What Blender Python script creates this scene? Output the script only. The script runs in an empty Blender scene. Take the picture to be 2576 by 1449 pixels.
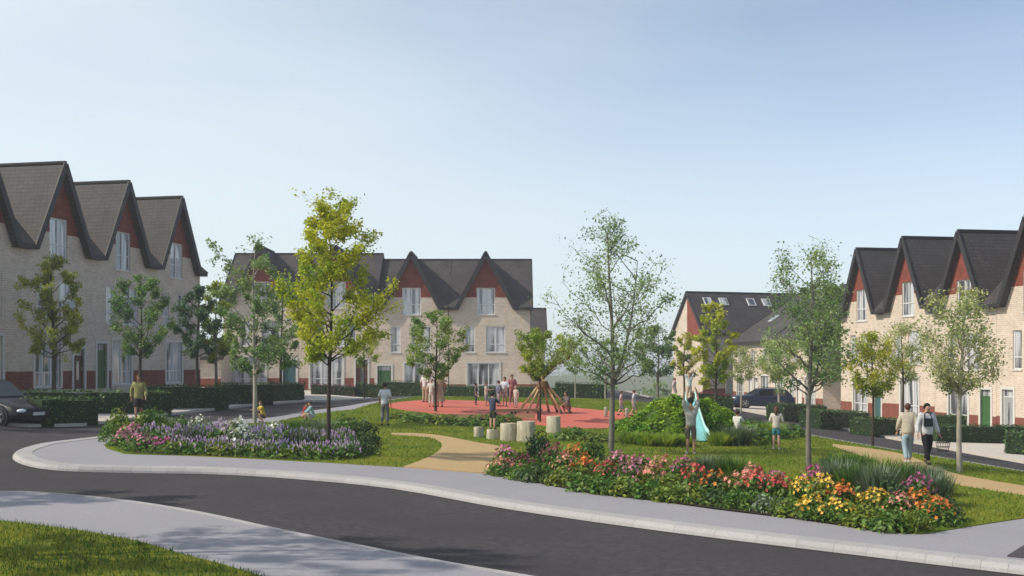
import bpy, bmesh, math, random
import numpy as np
from mathutils import Vector, Matrix, geometry
R = math.radians
rng = np.random.default_rng(7)
random.seed(7)
SC = bpy.context.scene
COL = SC.collection
CAMZ = 2.9; FPX = 2800.0; CX = 1288.0; HY = 915.0

# ------------------------------------------------------------------ tagging
def tag(o, label=None, cat=None, group=None, kind=None):
    if label: o['label'] = label
    if cat: o['category'] = cat
    if group: o['group'] = group
    if kind: o['kind'] = kind
    return o
def thing(name, label, cat, loc=(0, 0, 0), rz=0.0, group=None):
    o = bpy.data.objects.new(name, None); COL.objects.link(o)
    o.empty_display_size = .2
    o.location = loc; o.rotation_euler = (0, 0, rz)
    return tag(o, label, cat, group)
def link(name, me, mat=None, parent=None):
    if mat is not None and not me.materials: me.materials.append(mat)
    o = bpy.data.objects.new(name, me); COL.objects.link(o)
    if parent is not None: o.parent = parent
    return o
def copy_tree(o, parent=None):
    c = o.copy(); COL.objects.link(c)
    if parent is not None: c.parent = parent
    for ch in list(o.children): copy_tree(ch, c)
    return c
def ordinal(n):
    return ['first','second','third','fourth','fifth','sixth','seventh','eighth','ninth','tenth','eleventh','twelfth',
            'thirteenth','fourteenth','fifteenth','sixteenth','seventeenth','eighteenth','nineteenth','twentieth','twenty-first','twenty-second'][n]

# ------------------------------------------------------------------ terrain
def ss(a, b, v):
    t = min(1, max(0, (v - a) / (b - a))); return t * t * (3 - 2 * t)
def pw(kn, v):
    if v <= kn[0][0]: return kn[0][1]
    for (a, za), (b, zb) in zip(kn, kn[1:]):
        if v <= b:
            t = (v - a) / (b - a); return za + (zb - za) * t
    return kn[-1][1]
KA = [(-60, 1.7), (-23, 1.5), (-20.5, 1.12), (-17, .74), (-15.5, .65), (-9, .38), (-4, .25), (1, .05), (6, -.05), (12, -.12), (15, -.35), (18.5, -.75), (23, -1.0), (60, -1.0)]
KB = [(-60, 1.5), (-26, 1.1), (-20, .7), (-13, .6), (-9.5, .3), (2, .2), (10, 0), (18, -.6), (24, -.9), (60, -1)]
KF = [(125, 0), (200, -6), (400, -14), (700, -4.2), (1000, -14), (1600, -50), (9000, -50)]
def T(x, y):
    w = ss(70, 80, y)
    z = pw(KA, x) * (1 - w) + pw(KB, x) * w
    z += .42 * ss(46, 60, y) * (1 - ss(73, 79, y)) * ss(-12, -6, x) * (1 - ss(6, 12, x))
    if y > 125:
        z = z * (1 - ss(125, 250, y)) + pw(KF, y)
    return z
def at(px, py, up=0.0):
    """point of the ground seen along the view ray of photo pixel (2576 wide)"""
    lo = 4.0; k = (px - CX) / FPX; s = (py - HY) / FPX
    y = lo
    while y < 400:
        if CAMZ - s * y < T(k * y, y) + up: break
        y += .5
    a, b = y - .5, y
    for _ in range(24):
        m = (a + b) / 2
        if CAMZ - s * m < T(k * m, m) + up: b = m
        else: a = m
    return Vector((k * b, b, T(k * b, b)))
def atY(px, Y):
    x = (px - CX) / FPX * Y
    return Vector((x, Y, T(x, Y)))
def W2(px, py): p = at(px, py); return (p.x, p.y)

# ------------------------------------------------------------------ mesh helpers
def mesh_polys(name, verts, faces):
    me = bpy.data.meshes.new(name); me.from_pydata([tuple(v) for v in verts], [], faces); me.update(); return me
def mesh_quads(name, Q):
    """Q: (N,4,3)"""
    Q = np.asarray(Q, dtype=np.float32); n = len(Q)
    me = bpy.data.meshes.new(name)
    me.vertices.add(n * 4); me.vertices.foreach_set('co', Q.reshape(-1))
    me.loops.add(n * 4); me.loops.foreach_set('vertex_index', np.arange(n * 4, dtype=np.int32))
    me.polygons.add(n); me.polygons.foreach_set('loop_start', np.arange(0, n * 4, 4, dtype=np.int32))
    me.update(calc_edges=True); return me
class MB:
    def __init__(s): s.v = []; s.f = []
    def add(s, vs, fs):
        b = len(s.v); s.v += [tuple(v) for v in vs]; s.f += [tuple(b + i for i in f) for f in fs]; return s
    def box(s, x0, x1, y0, y1, z0, z1):
        return s.add([(x0,y0,z0),(x1,y0,z0),(x1,y1,z0),(x0,y1,z0),(x0,y0,z1),(x1,y0,z1),(x1,y1,z1),(x0,y1,z1)],
                     [(0,3,2,1),(4,5,6,7),(0,1,5,4),(1,2,6,5),(2,3,7,6),(3,0,4,7)])
    def poly(s, pts): return s.add(pts, [tuple(range(len(pts)))])
    def slab(s, pts, d):
        """polygon pts pushed along vector d into a solid"""
        n = len(pts); d = Vector(d); P = [Vector(p) for p in pts]; Q = [p + d for p in P]
        fs = [tuple(range(n)), tuple(range(2 * n - 1, n - 1, -1))] + [((i + 1) % n, i, n + i, n + (i + 1) % n) for i in range(n)]
        return s.add(P + Q, fs)
    def bar(s, a, b, w, h, up=(0, 0, 1)):
        a = Vector(a); b = Vector(b); t = (b - a).normalized(); u = Vector(up)
        sd = t.cross(u).normalized() * w / 2; u2 = sd.cross(t).normalized() * h / 2
        V = [a - sd - u2, a + sd - u2, a + sd + u2, a - sd + u2, b - sd - u2, b + sd - u2, b + sd + u2, b - sd + u2]
        return s.add(V, [(0,3,2,1),(4,5,6,7),(0,1,5,4),(1,2,6,5),(2,3,7,6),(3,0,4,7)])
    def tube(s, pts, rad, n=8, cap=True):
        pts = [Vector(p) for p in pts]; m = len(pts)
        if not hasattr(rad, '__len__'): rad = [rad] * m
        b = len(s.v); prev = None
        for i, p in enumerate(pts):
            t = (pts[min(i + 1, m - 1)] - pts[max(i - 1, 0)])
            t = t.normalized() if t.length > 1e-9 else Vector((0, 0, 1))
            if prev is None:
                u = t.cross(Vector((1, 0, 0)) if abs(t.x) < .8 else Vector((0, 1, 0))).normalized()
            else:
                u = (prev - t * prev.dot(t)); u = u.normalized() if u.length > 1e-6 else t.orthogonal().normalized()
            prev = u; v = t.cross(u)
            for k in range(n):
                a = 2 * math.pi * k / n
                s.v.append(tuple(p + (u * math.cos(a) + v * math.sin(a)) * rad[i]))
        for i in range(m - 1):
            for k in range(n):
                k2 = (k + 1) % n
                s.f.append((b + i*n + k, b + i*n + k2, b + (i+1)*n + k2, b + (i+1)*n + k))
        if cap:
            s.f.append(tuple(b + k for k in reversed(range(n)))); s.f.append(tuple(b + (m-1)*n + k for k in range(n)))
        return s
    def lathe(s, prof, n=20, c=(0, 0, 0), axis='z'):
        b = len(s.v); m = len(prof)
        for r, z in prof:
            for k in range(n):
                a = 2 * math.pi * k / n
                p = (r*math.cos(a), r*math.sin(a), z) if axis == 'z' else (r*math.cos(a), z, r*math.sin(a))
                s.v.append((p[0]+c[0], p[1]+c[1], p[2]+c[2]))
        for i in range(m - 1):
            for k in range(n):
                k2 = (k + 1) % n; s.f.append((b+i*n+k, b+i*n+k2, b+(i+1)*n+k2, b+(i+1)*n+k))
        s.f.append(tuple(b + k for k in reversed(range(n)))); s.f.append(tuple(b + (m-1)*n + k for k in range(n)))
        return s
    def ball(s, c, r, nu=10, nv=7):
        if not hasattr(r, '__len__'): r = (r, r, r)
        b = len(s.v)
        for i in range(nv + 1):
            t = math.pi * i / nv
            for k in range(nu):
                a = 2 * math.pi * k / nu
                s.v.append((c[0] + r[0]*math.sin(t)*math.cos(a), c[1] + r[1]*math.sin(t)*math.sin(a), c[2] + r[2]*math.cos(t)))
        for i in range(nv):
            for k in range(nu):
                k2 = (k+1) % nu; s.f.append((b+i*nu+k, b+(i+1)*nu+k, b+(i+1)*nu+k2, b+i*nu+k2))
        return s
    def mesh(s, name, smooth=False, fix=True):
        me = mesh_polys(name, s.v, s.f)
        if fix:
            bm = bmesh.new(); bm.from_mesh(me); bmesh.ops.recalc_face_normals(bm, faces=bm.faces); bm.to_mesh(me); bm.free()
        if smooth: me.polygons.foreach_set('use_smooth', [True] * len(me.polygons))
        return me
    def build(s, name, mat, parent=None, smooth=False): return link(name, s.mesh(name, smooth), mat, parent)

def inside(poly, P):
    P = np.asarray(P); x, y = P[:, 0], P[:, 1]; r = np.zeros(len(P), bool); n = len(poly)
    j = n - 1
    for i in range(n):
        xi, yi = poly[i]; xj, yj = poly[j]
        c = ((yi > y) != (yj > y)) & (x < (xj - xi) * (y - yi) / (yj - yi + 1e-12) + xi)
        r ^= c; j = i
    return r
def densify(poly, step, closed=True):
    out = []; n = len(poly)
    for i in range(n if closed else n - 1):
        a = poly[i]; b = poly[(i + 1) % n]; L = math.hypot(b[0]-a[0], b[1]-a[1]); k = max(1, int(L / step))
        for q in range(k): out.append((a[0] + (b[0]-a[0])*q/k, a[1] + (b[1]-a[1])*q/k))
    if not closed: out.append(tuple(poly[-1]))
    return out
def crom(pts, n=5, closed=False):
    P = [np.array(p, float) for p in pts]; m = len(P); out = []
    for i in range(m if closed else m - 1):
        if closed: p0, p1, p2, p3 = P[i-1], P[i], P[(i+1) % m], P[(i+2) % m]
        else: p0, p1, p2, p3 = P[max(i-1, 0)], P[i], P[i+1], P[min(i+2, m-1)]
        for k in range(n):
            t = k / n
            out.append(tuple(.5*((2*p1)+(-p0+p2)*t+(2*p0-5*p1+4*p2-p3)*t*t+(-p0+3*p1-3*p2+p3)*t**3)))
    if not closed: out.append(tuple(P[-1]))
    return out
def sheet(name, poly, up, mat, step=1.2, skirt=0.0, zf=None, smooth=True):
    poly = densify(poly, step)
    xs = [p[0] for p in poly]; ys = [p[1] for p in poly]
    gx, gy = np.meshgrid(np.arange(min(xs) + step*.5, max(xs), step), np.arange(min(ys) + step*.5, max(ys), step))
    g = np.stack([gx.ravel(), gy.ravel()], 1); g = g[inside(poly, g)]
    if len(g):
        A = np.array(poly)
        d = np.min(np.hypot(g[:, None, 0] - A[None, :, 0], g[:, None, 1] - A[None, :, 1]), axis=1) if len(g)*len(A) < 4e7 else np.ones(len(g))
        g = g[d > step * .35]
    V = [Vector(p) for p in poly] + [Vector(p) for p in g]
    ov, oe, of, _, _, _ = geometry.delaunay_2d_cdt(V, [], [list(range(len(poly)))], 1, 1e-5)
    zf = zf or T
    v3 = [(p.x, p.y, zf(p.x, p.y) + up) for p in ov]
    mb = MB(); mb.add(v3, [tuple(f) for f in of])
    me = mb.mesh(name, fix=False)
    bm = bmesh.new(); bm.from_mesh(me)
    for f in bm.faces:
        f.normal_update()
        if f.normal.z < 0: f.normal_flip()
    if smooth:
        for f in bm.faces: f.smooth = True
    if skirt:
        be = [e for e in bm.edges if len(e.link_faces) == 1]
        r = bmesh.ops.extrude_edge_only(bm, edges=be)
        for v in [q for q in r['geom'] if isinstance(q, bmesh.types.BMVert)]: v.co.z -= skirt
        for f in [q for q in r['geom'] if isinstance(q, bmesh.types.BMFace)]: f.smooth = False
        for e in be: e.smooth = False
    bm.to_mesh(me); bm.free()
    return link(name, me, mat)

# ------------------------------------------------------------------ materials
def newmat(name):
    m = bpy.data.materials.new(name); m.use_nodes = True
    return m, m.node_tree.nodes, m.node_tree.links, m.node_tree.nodes['Principled BSDF']
def rgb(c): return (c[0], c[1], c[2], 1)
def noise_mat(name, c1, c2, scale=8, rough=.9, bump=0.0, bscale=60, detail=6, c3=None, s3=.5, spec=.3, stretch=None):
    m, N, L, B = newmat(name)
    tc = N.new('ShaderNodeTexCoord'); src = tc.outputs['Object']
    if stretch:
        mp = N.new('ShaderNodeMapping'); mp.inputs['Scale'].default_value = stretch; L.new(src, mp.inputs[0]); src = mp.outputs[0]
    n = N.new('ShaderNodeTexNoise'); n.inputs['Scale'].default_value = scale; n.inputs['Detail'].default_value = detail; n.inputs['Roughness'].default_value = .65
    L.new(src, n.inputs['Vector'])
    r = N.new('ShaderNodeValToRGB'); r.color_ramp.elements[0].position = .3; r.color_ramp.elements[1].position = .7
    r.color_ramp.elements[0].color = rgb(c1); r.color_ramp.elements[1].color = rgb(c2); L.new(n.outputs[0], r.inputs[0])
    out = r.outputs[0]
    if c3 is not None:
        n3 = N.new('ShaderNodeTexNoise'); n3.inputs['Scale'].default_value = s3; n3.inputs['Detail'].default_value = 4; L.new(src, n3.inputs['Vector'])
        r3 = N.new('ShaderNodeValToRGB'); r3.color_ramp.elements[0].position = .40; r3.color_ramp.elements[1].position = .66; L.new(n3.outputs[0], r3.inputs[0])
        mx = N.new('ShaderNodeMix'); mx.data_type = 'RGBA'; L.new(r3.outputs[0], mx.inputs[0]); L.new(out, mx.inputs[6]); mx.inputs[7].default_value = rgb(c3); out = mx.outputs[2]
    L.new(out, B.inputs['Base Color']); B.inputs['Roughness'].default_value = rough; B.inputs['Specular IOR Level'].default_value = spec
    if bump:
        nb = N.new('ShaderNodeTexNoise'); nb.inputs['Scale'].default_value = bscale; nb.inputs['Detail'].default_value = 5; L.new(src, nb.inputs['Vector'])
        bp = N.new('ShaderNodeBump'); bp.inputs['Strength'].default_value = bump; bp.inputs['Distance'].default_value = .02; L.new(nb.outputs[0], bp.inputs['Height']); L.new(bp.outputs[0], B.inputs['Normal'])
    return m
def plain(name, c, rough=.6, metal=0, spec=.4, var=.12, scale=6):
    return noise_mat(name, [k*(1-var) for k in c], [min(1, k*(1+var)) for k in c], scale, rough, spec=spec) if not metal else _metal(name, c, rough, metal)
def _metal(name, c, rough, metal):
    m, N, L, B = newmat(name); B.inputs['Base Color'].default_value = rgb(c); B.inputs['Roughness'].default_value = rough; B.inputs['Metallic'].default_value = metal; return m
def leaf_mat(name, c1, c2, nscale=.8, trans=.35, var=.45, lo=.4, hi=.62):
    m, N, L, B = newmat(name); N.remove(B)
    out = N['Material Output']
    tc = N.new('ShaderNodeTexCoord'); n = N.new('ShaderNodeTexNoise'); n.inputs['Scale'].default_value = nscale; n.inputs['Detail'].default_value = 3
    L.new(tc.outputs['Object'], n.inputs['Vector'])
    r = N.new('ShaderNodeValToRGB'); r.color_ramp.elements[0].position = lo; r.color_ramp.elements[1].position = hi
    r.color_ramp.elements[0].color = rgb(c1); r.color_ramp.elements[1].color = rgb(c2); L.new(n.outputs[0], r.inputs[0])
    g = N.new('ShaderNodeNewGeometry')
    mr = N.new('ShaderNodeMapRange'); mr.inputs['To Min'].default_value = 1 - var; mr.inputs['To Max'].default_value = 1 + var
    L.new(g.outputs['Random Per Island'], mr.inputs['Value'])
    hs = N.new('ShaderNodeHueSaturation'); L.new(r.outputs[0], hs.inputs['Color']); L.new(mr.outputs[0], hs.inputs['Value'])
    mh = N.new('ShaderNodeMapRange'); mh.inputs['To Min'].default_value = .485; mh.inputs['To Max'].default_value = .515
    wn = N.new('ShaderNodeTexWhiteNoise'); wn.noise_dimensions = '1D'; L.new(g.outputs['Random Per Island'], wn.inputs['W']); L.new(wn.outputs[0], mh.inputs['Value']); L.new(mh.outputs[0], hs.inputs['Hue'])
    d = N.new('ShaderNodeBsdfPrincipled'); d.inputs['Roughness'].default_value = .55; d.inputs['Specular IOR Level'].default_value = .35
    t = N.new('ShaderNodeBsdfTranslucent'); L.new(hs.outputs[0], d.inputs['Base Color'])
    tg = N.new('ShaderNodeMix'); tg.data_type = 'RGBA'; tg.blend_type = 'MULTIPLY'; tg.inputs[0].default_value = 1; tg.inputs[7].default_value = (1.0, 1.05, .55, 1); L.new(hs.outputs[0], tg.inputs[6])
    L.new(tg.outputs[2], t.inputs['Color'])
    mx = N.new('ShaderNodeMixShader'); mx.inputs[0].default_value = trans; L.new(d.outputs[0], mx.inputs[1]); L.new(t.outputs[0], mx.inputs[2]); L.new(mx.outputs[0], out.inputs['Surface'])
    return m
def brick_mat(name, c1, c2, mortar, bw=.225, bh=.075, msize=.009, blotch=(.8, 1.15)):
    m, N, L, B = newmat(name)
    tc = N.new('ShaderNodeTexCoord'); sx = N.new('ShaderNodeSeparateXYZ'); L.new(tc.outputs['Object'], sx.inputs[0])
    ad = N.new('ShaderNodeMath'); L.new(sx.outputs[0], ad.inputs[0]); L.new(sx.outputs[1], ad.inputs[1])
    cb = N.new('ShaderNodeCombineXYZ'); L.new(ad.outputs[0], cb.inputs[0]); L.new(sx.outputs[2], cb.inputs[1])
    b = N.new('ShaderNodeTexBrick'); L.new(cb.outputs[0], b.inputs['Vector'])
    b.inputs['Color1'].default_value = rgb(c1); b.inputs['Color2'].default_value = rgb(c2); b.inputs['Mortar'].default_value = rgb(mortar)
    b.inputs['Scale'].default_value = 1; b.inputs['Brick Width'].default_value = bw; b.inputs['Row Height'].default_value = bh; b.inputs['Mortar Size'].default_value = msize; b.inputs['Bias'].default_value = -.1
    n = N.new('ShaderNodeTexNoise'); n.inputs['Scale'].default_value = 1.3; n.inputs['Detail'].default_value = 7; L.new(tc.outputs['Object'], n.inputs['Vector'])
    mr = N.new('ShaderNodeMapRange'); mr.inputs['From Min'].default_value = .3; mr.inputs['From Max'].default_value = .7; mr.inputs['To Min'].default_value = blotch[0]; mr.inputs['To Max'].default_value = blotch[1]; L.new(n.outputs[0], mr.inputs['Value'])
    hs = N.new('ShaderNodeHueSaturation'); L.new(b.outputs[0], hs.inputs['Color']); L.new(mr.outputs[0], hs.inputs['Value'])
    L.new(hs.outputs[0], B.inputs['Base Color']); B.inputs['Roughness'].default_value = .9; B.inputs['Specular IOR Level'].default_value = .2
    bp = N.new('ShaderNodeBump'); bp.inputs['Strength'].default_value = .5; bp.inputs['Distance'].default_value = .01; bp.invert = True; L.new(b.outputs['Fac'], bp.inputs['Height']); L.new(bp.outputs[0], B.inputs['Normal'])
    return m
def tile_mat(name, c1, c2):
    """roof tiles: courses by height, random tone per tile"""
    m, N, L, B = newmat(name)
    tc = N.new('ShaderNodeTexCoord'); sx = N.new('ShaderNodeSeparateXYZ'); L.new(tc.outputs['Object'], sx.inputs[0])
    ad = N.new('ShaderNodeMath'); L.new(sx.outputs[0], ad.inputs[0]); L.new(sx.outputs[1], ad.inputs[1])
    cb = N.new('ShaderNodeCombineXYZ'); L.new(ad.outputs[0], cb.inputs[0]); L.new(sx.outputs[2], cb.inputs[1])
    b = N.new('ShaderNodeTexBrick'); L.new(cb.outputs[0], b.inputs['Vector'])
    b.inputs['Color1'].default_value = rgb(c1); b.inputs['Color2'].default_value = rgb(c2); b.inputs['Mortar'].default_value = rgb([k*.45 for k in c1])
    b.inputs['Scale'].default_value = 1; b.inputs['Brick Width'].default_value = .3; b.inputs['Row Height'].default_value = .21; b.inputs['Mortar Size'].default_value = .012
    n = N.new('ShaderNodeTexNoise'); n.inputs['Scale'].default_value = .9; n.inputs['Detail'].default_value = 8; L.new(tc.outputs['Object'], n.inputs['Vector'])
    mr = N.new('ShaderNodeMapRange'); mr.inputs['From Min'].default_value = .3; mr.inputs['From Max'].default_value = .7; mr.inputs['To Min'].default_value = .75; mr.inputs['To Max'].default_value = 1.2; L.new(n.outputs[0], mr.inputs['Value'])
    hs = N.new('ShaderNodeHueSaturation'); L.new(b.outputs[0], hs.inputs['Color']); L.new(mr.outputs[0], hs.inputs['Value']); L.new(hs.outputs[0], B.inputs['Base Color'])
    B.inputs['Roughness'].default_value = .7; B.inputs['Specular IOR Level'].default_value = .3
    bp = N.new('ShaderNodeBump'); bp.inputs['Strength'].default_value = .6; bp.inputs['Distance'].default_value = .02; bp.invert = True; L.new(b.outputs['Fac'], bp.inputs['Height']); L.new(bp.outputs[0], B.inputs['Normal'])
    return m
def pane_mat(name, dark, pale):
    """window glass with pale bands for net curtain and painted-in sky reflection, dark gaps"""
    m, N, L, B = newmat(name)
    tc = N.new('ShaderNodeTexCoord'); mp = N.new('ShaderNodeMapping'); mp.inputs['Scale'].default_value = (2.2, .01, .22); L.new(tc.outputs['Object'], mp.inputs[0])
    oi = N.new('ShaderNodeObjectInfo'); v = N.new('ShaderNodeVectorMath'); v.operation = 'ADD'; L.new(mp.outputs[0], v.inputs[0])
    ms = N.new('ShaderNodeMath'); ms.operation = 'MULTIPLY'; ms.inputs[1].default_value = 37; L.new(oi.outputs['Random'], ms.inputs[0])
    cx = N.new('ShaderNodeCombineXYZ'); L.new(ms.outputs[0], cx.inputs[0]); L.new(ms.outputs[0], cx.inputs[1]); L.new(cx.outputs[0], v.inputs[1])
    n = N.new('ShaderNodeTexNoise'); n.inputs['Scale'].default_value = 1; n.inputs['Detail'].default_value = 2; L.new(v.outputs[0], n.inputs['Vector'])
    r = N.new('ShaderNodeValToRGB'); r.color_ramp.elements[0].position = .42; r.color_ramp.elements[1].position = .56; r.color_ramp.elements[0].color = rgb(dark); r.color_ramp.elements[1].color = rgb(pale); L.new(n.outputs[0], r.inputs[0])  # pale tone carries the sky's reflection as colour
    L.new(r.outputs[0], B.inputs['Base Color']); B.inputs['Roughness'].default_value = .5
    B.inputs['Coat Weight'].default_value = 1.0; B.inputs['Coat Roughness'].default_value = .02; B.inputs['Coat IOR'].default_value = 1.9
    return m

M = {}
M['brick'] = brick_mat('tan_brick', (.57, .472, .378), (.44, .365, .295), (.66, .585, .50), .24, .11, .012, (.9, 1.08))
M['redbrick'] = brick_mat('red_brick', (.21, .06, .04), (.15, .042, .03), (.23, .11, .085))
M['clad'] = brick_mat('red_hung_tile', (.235, .064, .042), (.19, .052, .036), (.12, .036, .028), .3, .18, .008)
M['roof'] = tile_mat('brown_tile', (.064, .055, .054), (.050, .043, .043))
M['barge'] = plain('dark_timber', (.022, .02, .021), .6)
M['frame'] = plain('white_upvc', (.62, .62, .62), .4, var=.05)
M['stone'] = noise_mat('pale_stone', (.52, .50, .47), (.6, .58, .55), 5, .8)
M['pane'] = pane_mat('window_glass', (.05, .055, .065), (.5, .51, .53))
M['panedark'] = pane_mat('window_glass_dark', (.03, .035, .04), (.2, .2, .2))
M['green'] = plain('door_green', (.04, .11, .035), .5)
M['brown'] = plain('door_brown', (.09, .03, .02), .5)
M['teal'] = plain('door_teal', (.04, .10, .11), .5)
M['grey'] = plain('door_grey', (.3, .31, .31), .5)
M['white'] = plain('door_white', (.6, .58, .54), .5)
M['metal'] = _metal('steel', (.5, .5, .5), .35, 1)
M['asphalt'] = noise_mat('asphalt', (.036, .032, .035), (.078, .069, .073), 7, .92, .7, 70, c3=(.045, .040, .043), s3=.25, spec=.25)
M['pave'] = noise_mat('pavement_concrete', (.255, .246, .272), (.335, .323, .35), 26, .9, .25, 90, c3=(.275, .266, .292), s3=.5)
M['kerb'] = noise_mat('kerb_stone', (.34, .325, .32), (.41, .395, .39), 20, .88, .1, 80)
M['moundsoil'] = noise_mat('mound_soil', (.035, .065, .012), (.06, .10, .02), 14, .95, .8, 40)
M['kerb_strip'] = plain('kerb_strip', (.022, .02, .021), .9)
M['drive'] = noise_mat('drive_paving', (.48, .43, .38), (.56, .51, .46), 10, .9, .1, 60)
M['lawn'] = noise_mat('lawn_grass', (.10, .15, .014), (.17, .21, .02), 9, .95, .8, 130, c3=(.20, .20, .02), s3=.45, spec=.1)
M['soil'] = noise_mat('soil', (.03, .022, .014), (.055, .04, .025), 14, .95, .8, 40)
M['path'] = noise_mat('bark_path', (.36, .245, .115), (.52, .37, .19), 40, .95, .5, 60, c3=(.42, .29, .14), s3=.8)
M['rubber'] = noise_mat('red_rubber', (.49, .112, .075), (.60, .15, .105), 45, .9, .2, 120, c3=(.46, .13, .095), s3=.4)
M['field'] = noise_mat('field_grass', (.07, .10, .035), (.12, .14, .06), .6, .95, c3=(.15, .15, .08), s3=.03, spec=.1)
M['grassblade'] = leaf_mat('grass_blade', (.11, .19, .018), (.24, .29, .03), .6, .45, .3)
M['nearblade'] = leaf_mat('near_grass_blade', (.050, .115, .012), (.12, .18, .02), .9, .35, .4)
M['hedge'] = leaf_mat('hedge_leaf', (.052, .108, .032), (.09, .155, .04), 1.2, .2, .5)
M['hedgecore'] = plain('hedge_shadow', (.02, .04, .012), .95)  # solid hedge core; shade among the leaves is put into its colour
M['redhedge'] = leaf_mat('red_leaf', (.14, .018, .025), (.24, .05, .04), 1.5, .25, .4)
M['heather'] = leaf_mat('heather', (.10, .04, .06), (.18, .09, .11), 1.5, .25, .4)
M['ivy'] = leaf_mat('mound_leaf', (.13, .27, .018), (.27, .40, .03), .9, .3, .45)
M['bark'] = noise_mat('bark_dark', (.035, .028, .022), (.065, .052, .04), 12, .95, .6, 30, stretch=(1, 1, .25))
M['barkpale'] = noise_mat('bark_pale', (.26, .23, .19), (.42, .38, .32), 9, .9, .5, 25, stretch=(1, 1, .3))
M['barkgrey'] = noise_mat('bark_grey', (.12, .11, .095), (.2, .185, .16), 9, .9, .5, 25, stretch=(1, 1, .3))
M['log'] = noise_mat('log_side', (.26, .23, .16), (.60, .55, .43), 9, .9, .6, 30, stretch=(1, 1, .25))
M['logtop'] = noise_mat('log_top', (.45, .37, .25), (.6, .52, .38), 12, .9)
M['pole'] = noise_mat('climbing_pole', (.46, .31, .15), (.62, .45, .23), 8, .8, .2, 40, stretch=(1, 1, .3))
M['beam'] = noise_mat('beam_timber', (.30, .18, .10), (.42, .27, .15), 8, .8, stretch=(.3, 1, 1))
M['slide'] = plain('slide_turquoise', (.20, .50, .51), .35, var=.08, scale=3)
M['sliderail'] = plain('slide_rail', (.45, .68, .62), .35)

_m = M['kerb']; _N, _L = _m.node_tree.nodes, _m.node_tree.links; _B = _N['Principled BSDF']; _s = _B.inputs['Base Color'].links[0].from_socket
_g = _N.new('ShaderNodeNewGeometry'); _r = _N.new('ShaderNodeMapRange'); _r.inputs['To Min'].default_value = .92; _r.inputs['To Max'].default_value = 1.06; _L.new(_g.outputs['Random Per Island'], _r.inputs['Value'])
_h = _N.new('ShaderNodeHueSaturation'); _L.new(_s, _h.inputs['Color']); _L.new(_r.outputs[0], _h.inputs['Value']); _L.new(_h.outputs[0], _B.inputs['Base Color'])
# ------------------------------------------------------------------ camera, sky, sun
cam = bpy.data.cameras.new('camera'); camo = bpy.data.objects.new('camera', cam); COL.objects.link(camo)
camo.location = (0, 0, CAMZ); camo.rotation_euler = (R(90), 0, 0)
cam.sensor_width = 36; cam.lens = FPX / 2576 * 36; cam.shift_y = (HY - 724.5) / 2576
cam.clip_start = .1; cam.clip_end = 20000
SC.camera = camo
SUN_EL, SUN_AZ = 41.0, 253.0          # azimuth clockwise from +Y (the view direction)
w = bpy.data.worlds.new('World'); SC.world = w; w.use_nodes = True
nt = w.node_tree; sk = nt.nodes.new('ShaderNodeTexSky'); sk.sky_type = 'NISHITA'; sk.sun_disc = False
sk.sun_elevation = R(SUN_EL); sk.sun_rotation = R(SUN_AZ); sk.air_density = .55; sk.dust_density = .9; sk.ozone_density = 1.2; sk.altitude = 0
bg = nt.nodes['Background']; bg.inputs[1].default_value = .134
# thin summer haze: paler sky on the sun's side
hs = nt.nodes.new('ShaderNodeHueSaturation'); hs.inputs['Saturation'].default_value = .86; nt.links.new(sk.outputs[0], hs.inputs['Color'])
tc = nt.nodes.new('ShaderNodeTexCoord'); vd = nt.nodes.new('ShaderNodeVectorMath'); vd.operation = 'DOT_PRODUCT'; nt.links.new(tc.outputs['Generated'], vd.inputs[0]); vd.inputs[1].default_value = (-.93, .20, .30)
mr = nt.nodes.new('ShaderNodeMapRange'); mr.interpolation_type = 'SMOOTHSTEP'; mr.inputs['From Min'].default_value = -.30; mr.inputs['From Max'].default_value = 1.0; mr.inputs['To Max'].default_value = .75; nt.links.new(vd.outputs['Value'], mr.inputs['Value'])
cn = nt.nodes.new('ShaderNodeTexNoise'); cn.inputs['Scale'].default_value = 1.6; cn.inputs['Detail'].default_value = 5; mpn = nt.nodes.new('ShaderNodeMapping'); mpn.inputs['Scale'].default_value = (1, 1, 4); nt.links.new(tc.outputs['Generated'], mpn.inputs[0]); nt.links.new(mpn.outputs[0], cn.inputs['Vector'])
cr = nt.nodes.new('ShaderNodeMapRange'); cr.inputs['From Min'].default_value = .45; cr.inputs['From Max'].default_value = .75; cr.inputs['To Max'].default_value = .2; nt.links.new(cn.outputs[0], cr.inputs['Value'])
ad = nt.nodes.new('ShaderNodeMath'); ad.use_clamp = True; nt.links.new(mr.outputs[0], ad.inputs[0]); nt.links.new(cr.outputs[0], ad.inputs[1])
mx = nt.nodes.new('ShaderNodeMix'); mx.data_type = 'RGBA'; nt.links.new(ad.outputs[0], mx.inputs[0]); nt.links.new(hs.outputs[0], mx.inputs[6]); mx.inputs[7].default_value = (4.45, 4.62, 4.98, 1); 
sxyz = nt.nodes.new('ShaderNodeSeparateXYZ'); nt.links.new(tc.outputs['Generated'], sxyz.inputs[0])
hr = nt.nodes.new('ShaderNodeMapRange'); hr.interpolation_type = 'SMOOTHSTEP'; hr.inputs['From Min'].default_value = .0; hr.inputs['From Max'].default_value = .30; hr.inputs['To Min'].default_value = .75; hr.inputs['To Max'].default_value = 0; nt.links.new(sxyz.outputs[2], hr.inputs['Value'])
hm = nt.nodes.new('ShaderNodeMix'); hm.data_type = 'RGBA'; nt.links.new(hr.outputs[0], hm.inputs[0]); nt.links.new(mx.outputs[2], hm.inputs[6]); hm.inputs[7].default_value = (4.05, 4.15, 4.32, 1)
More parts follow.
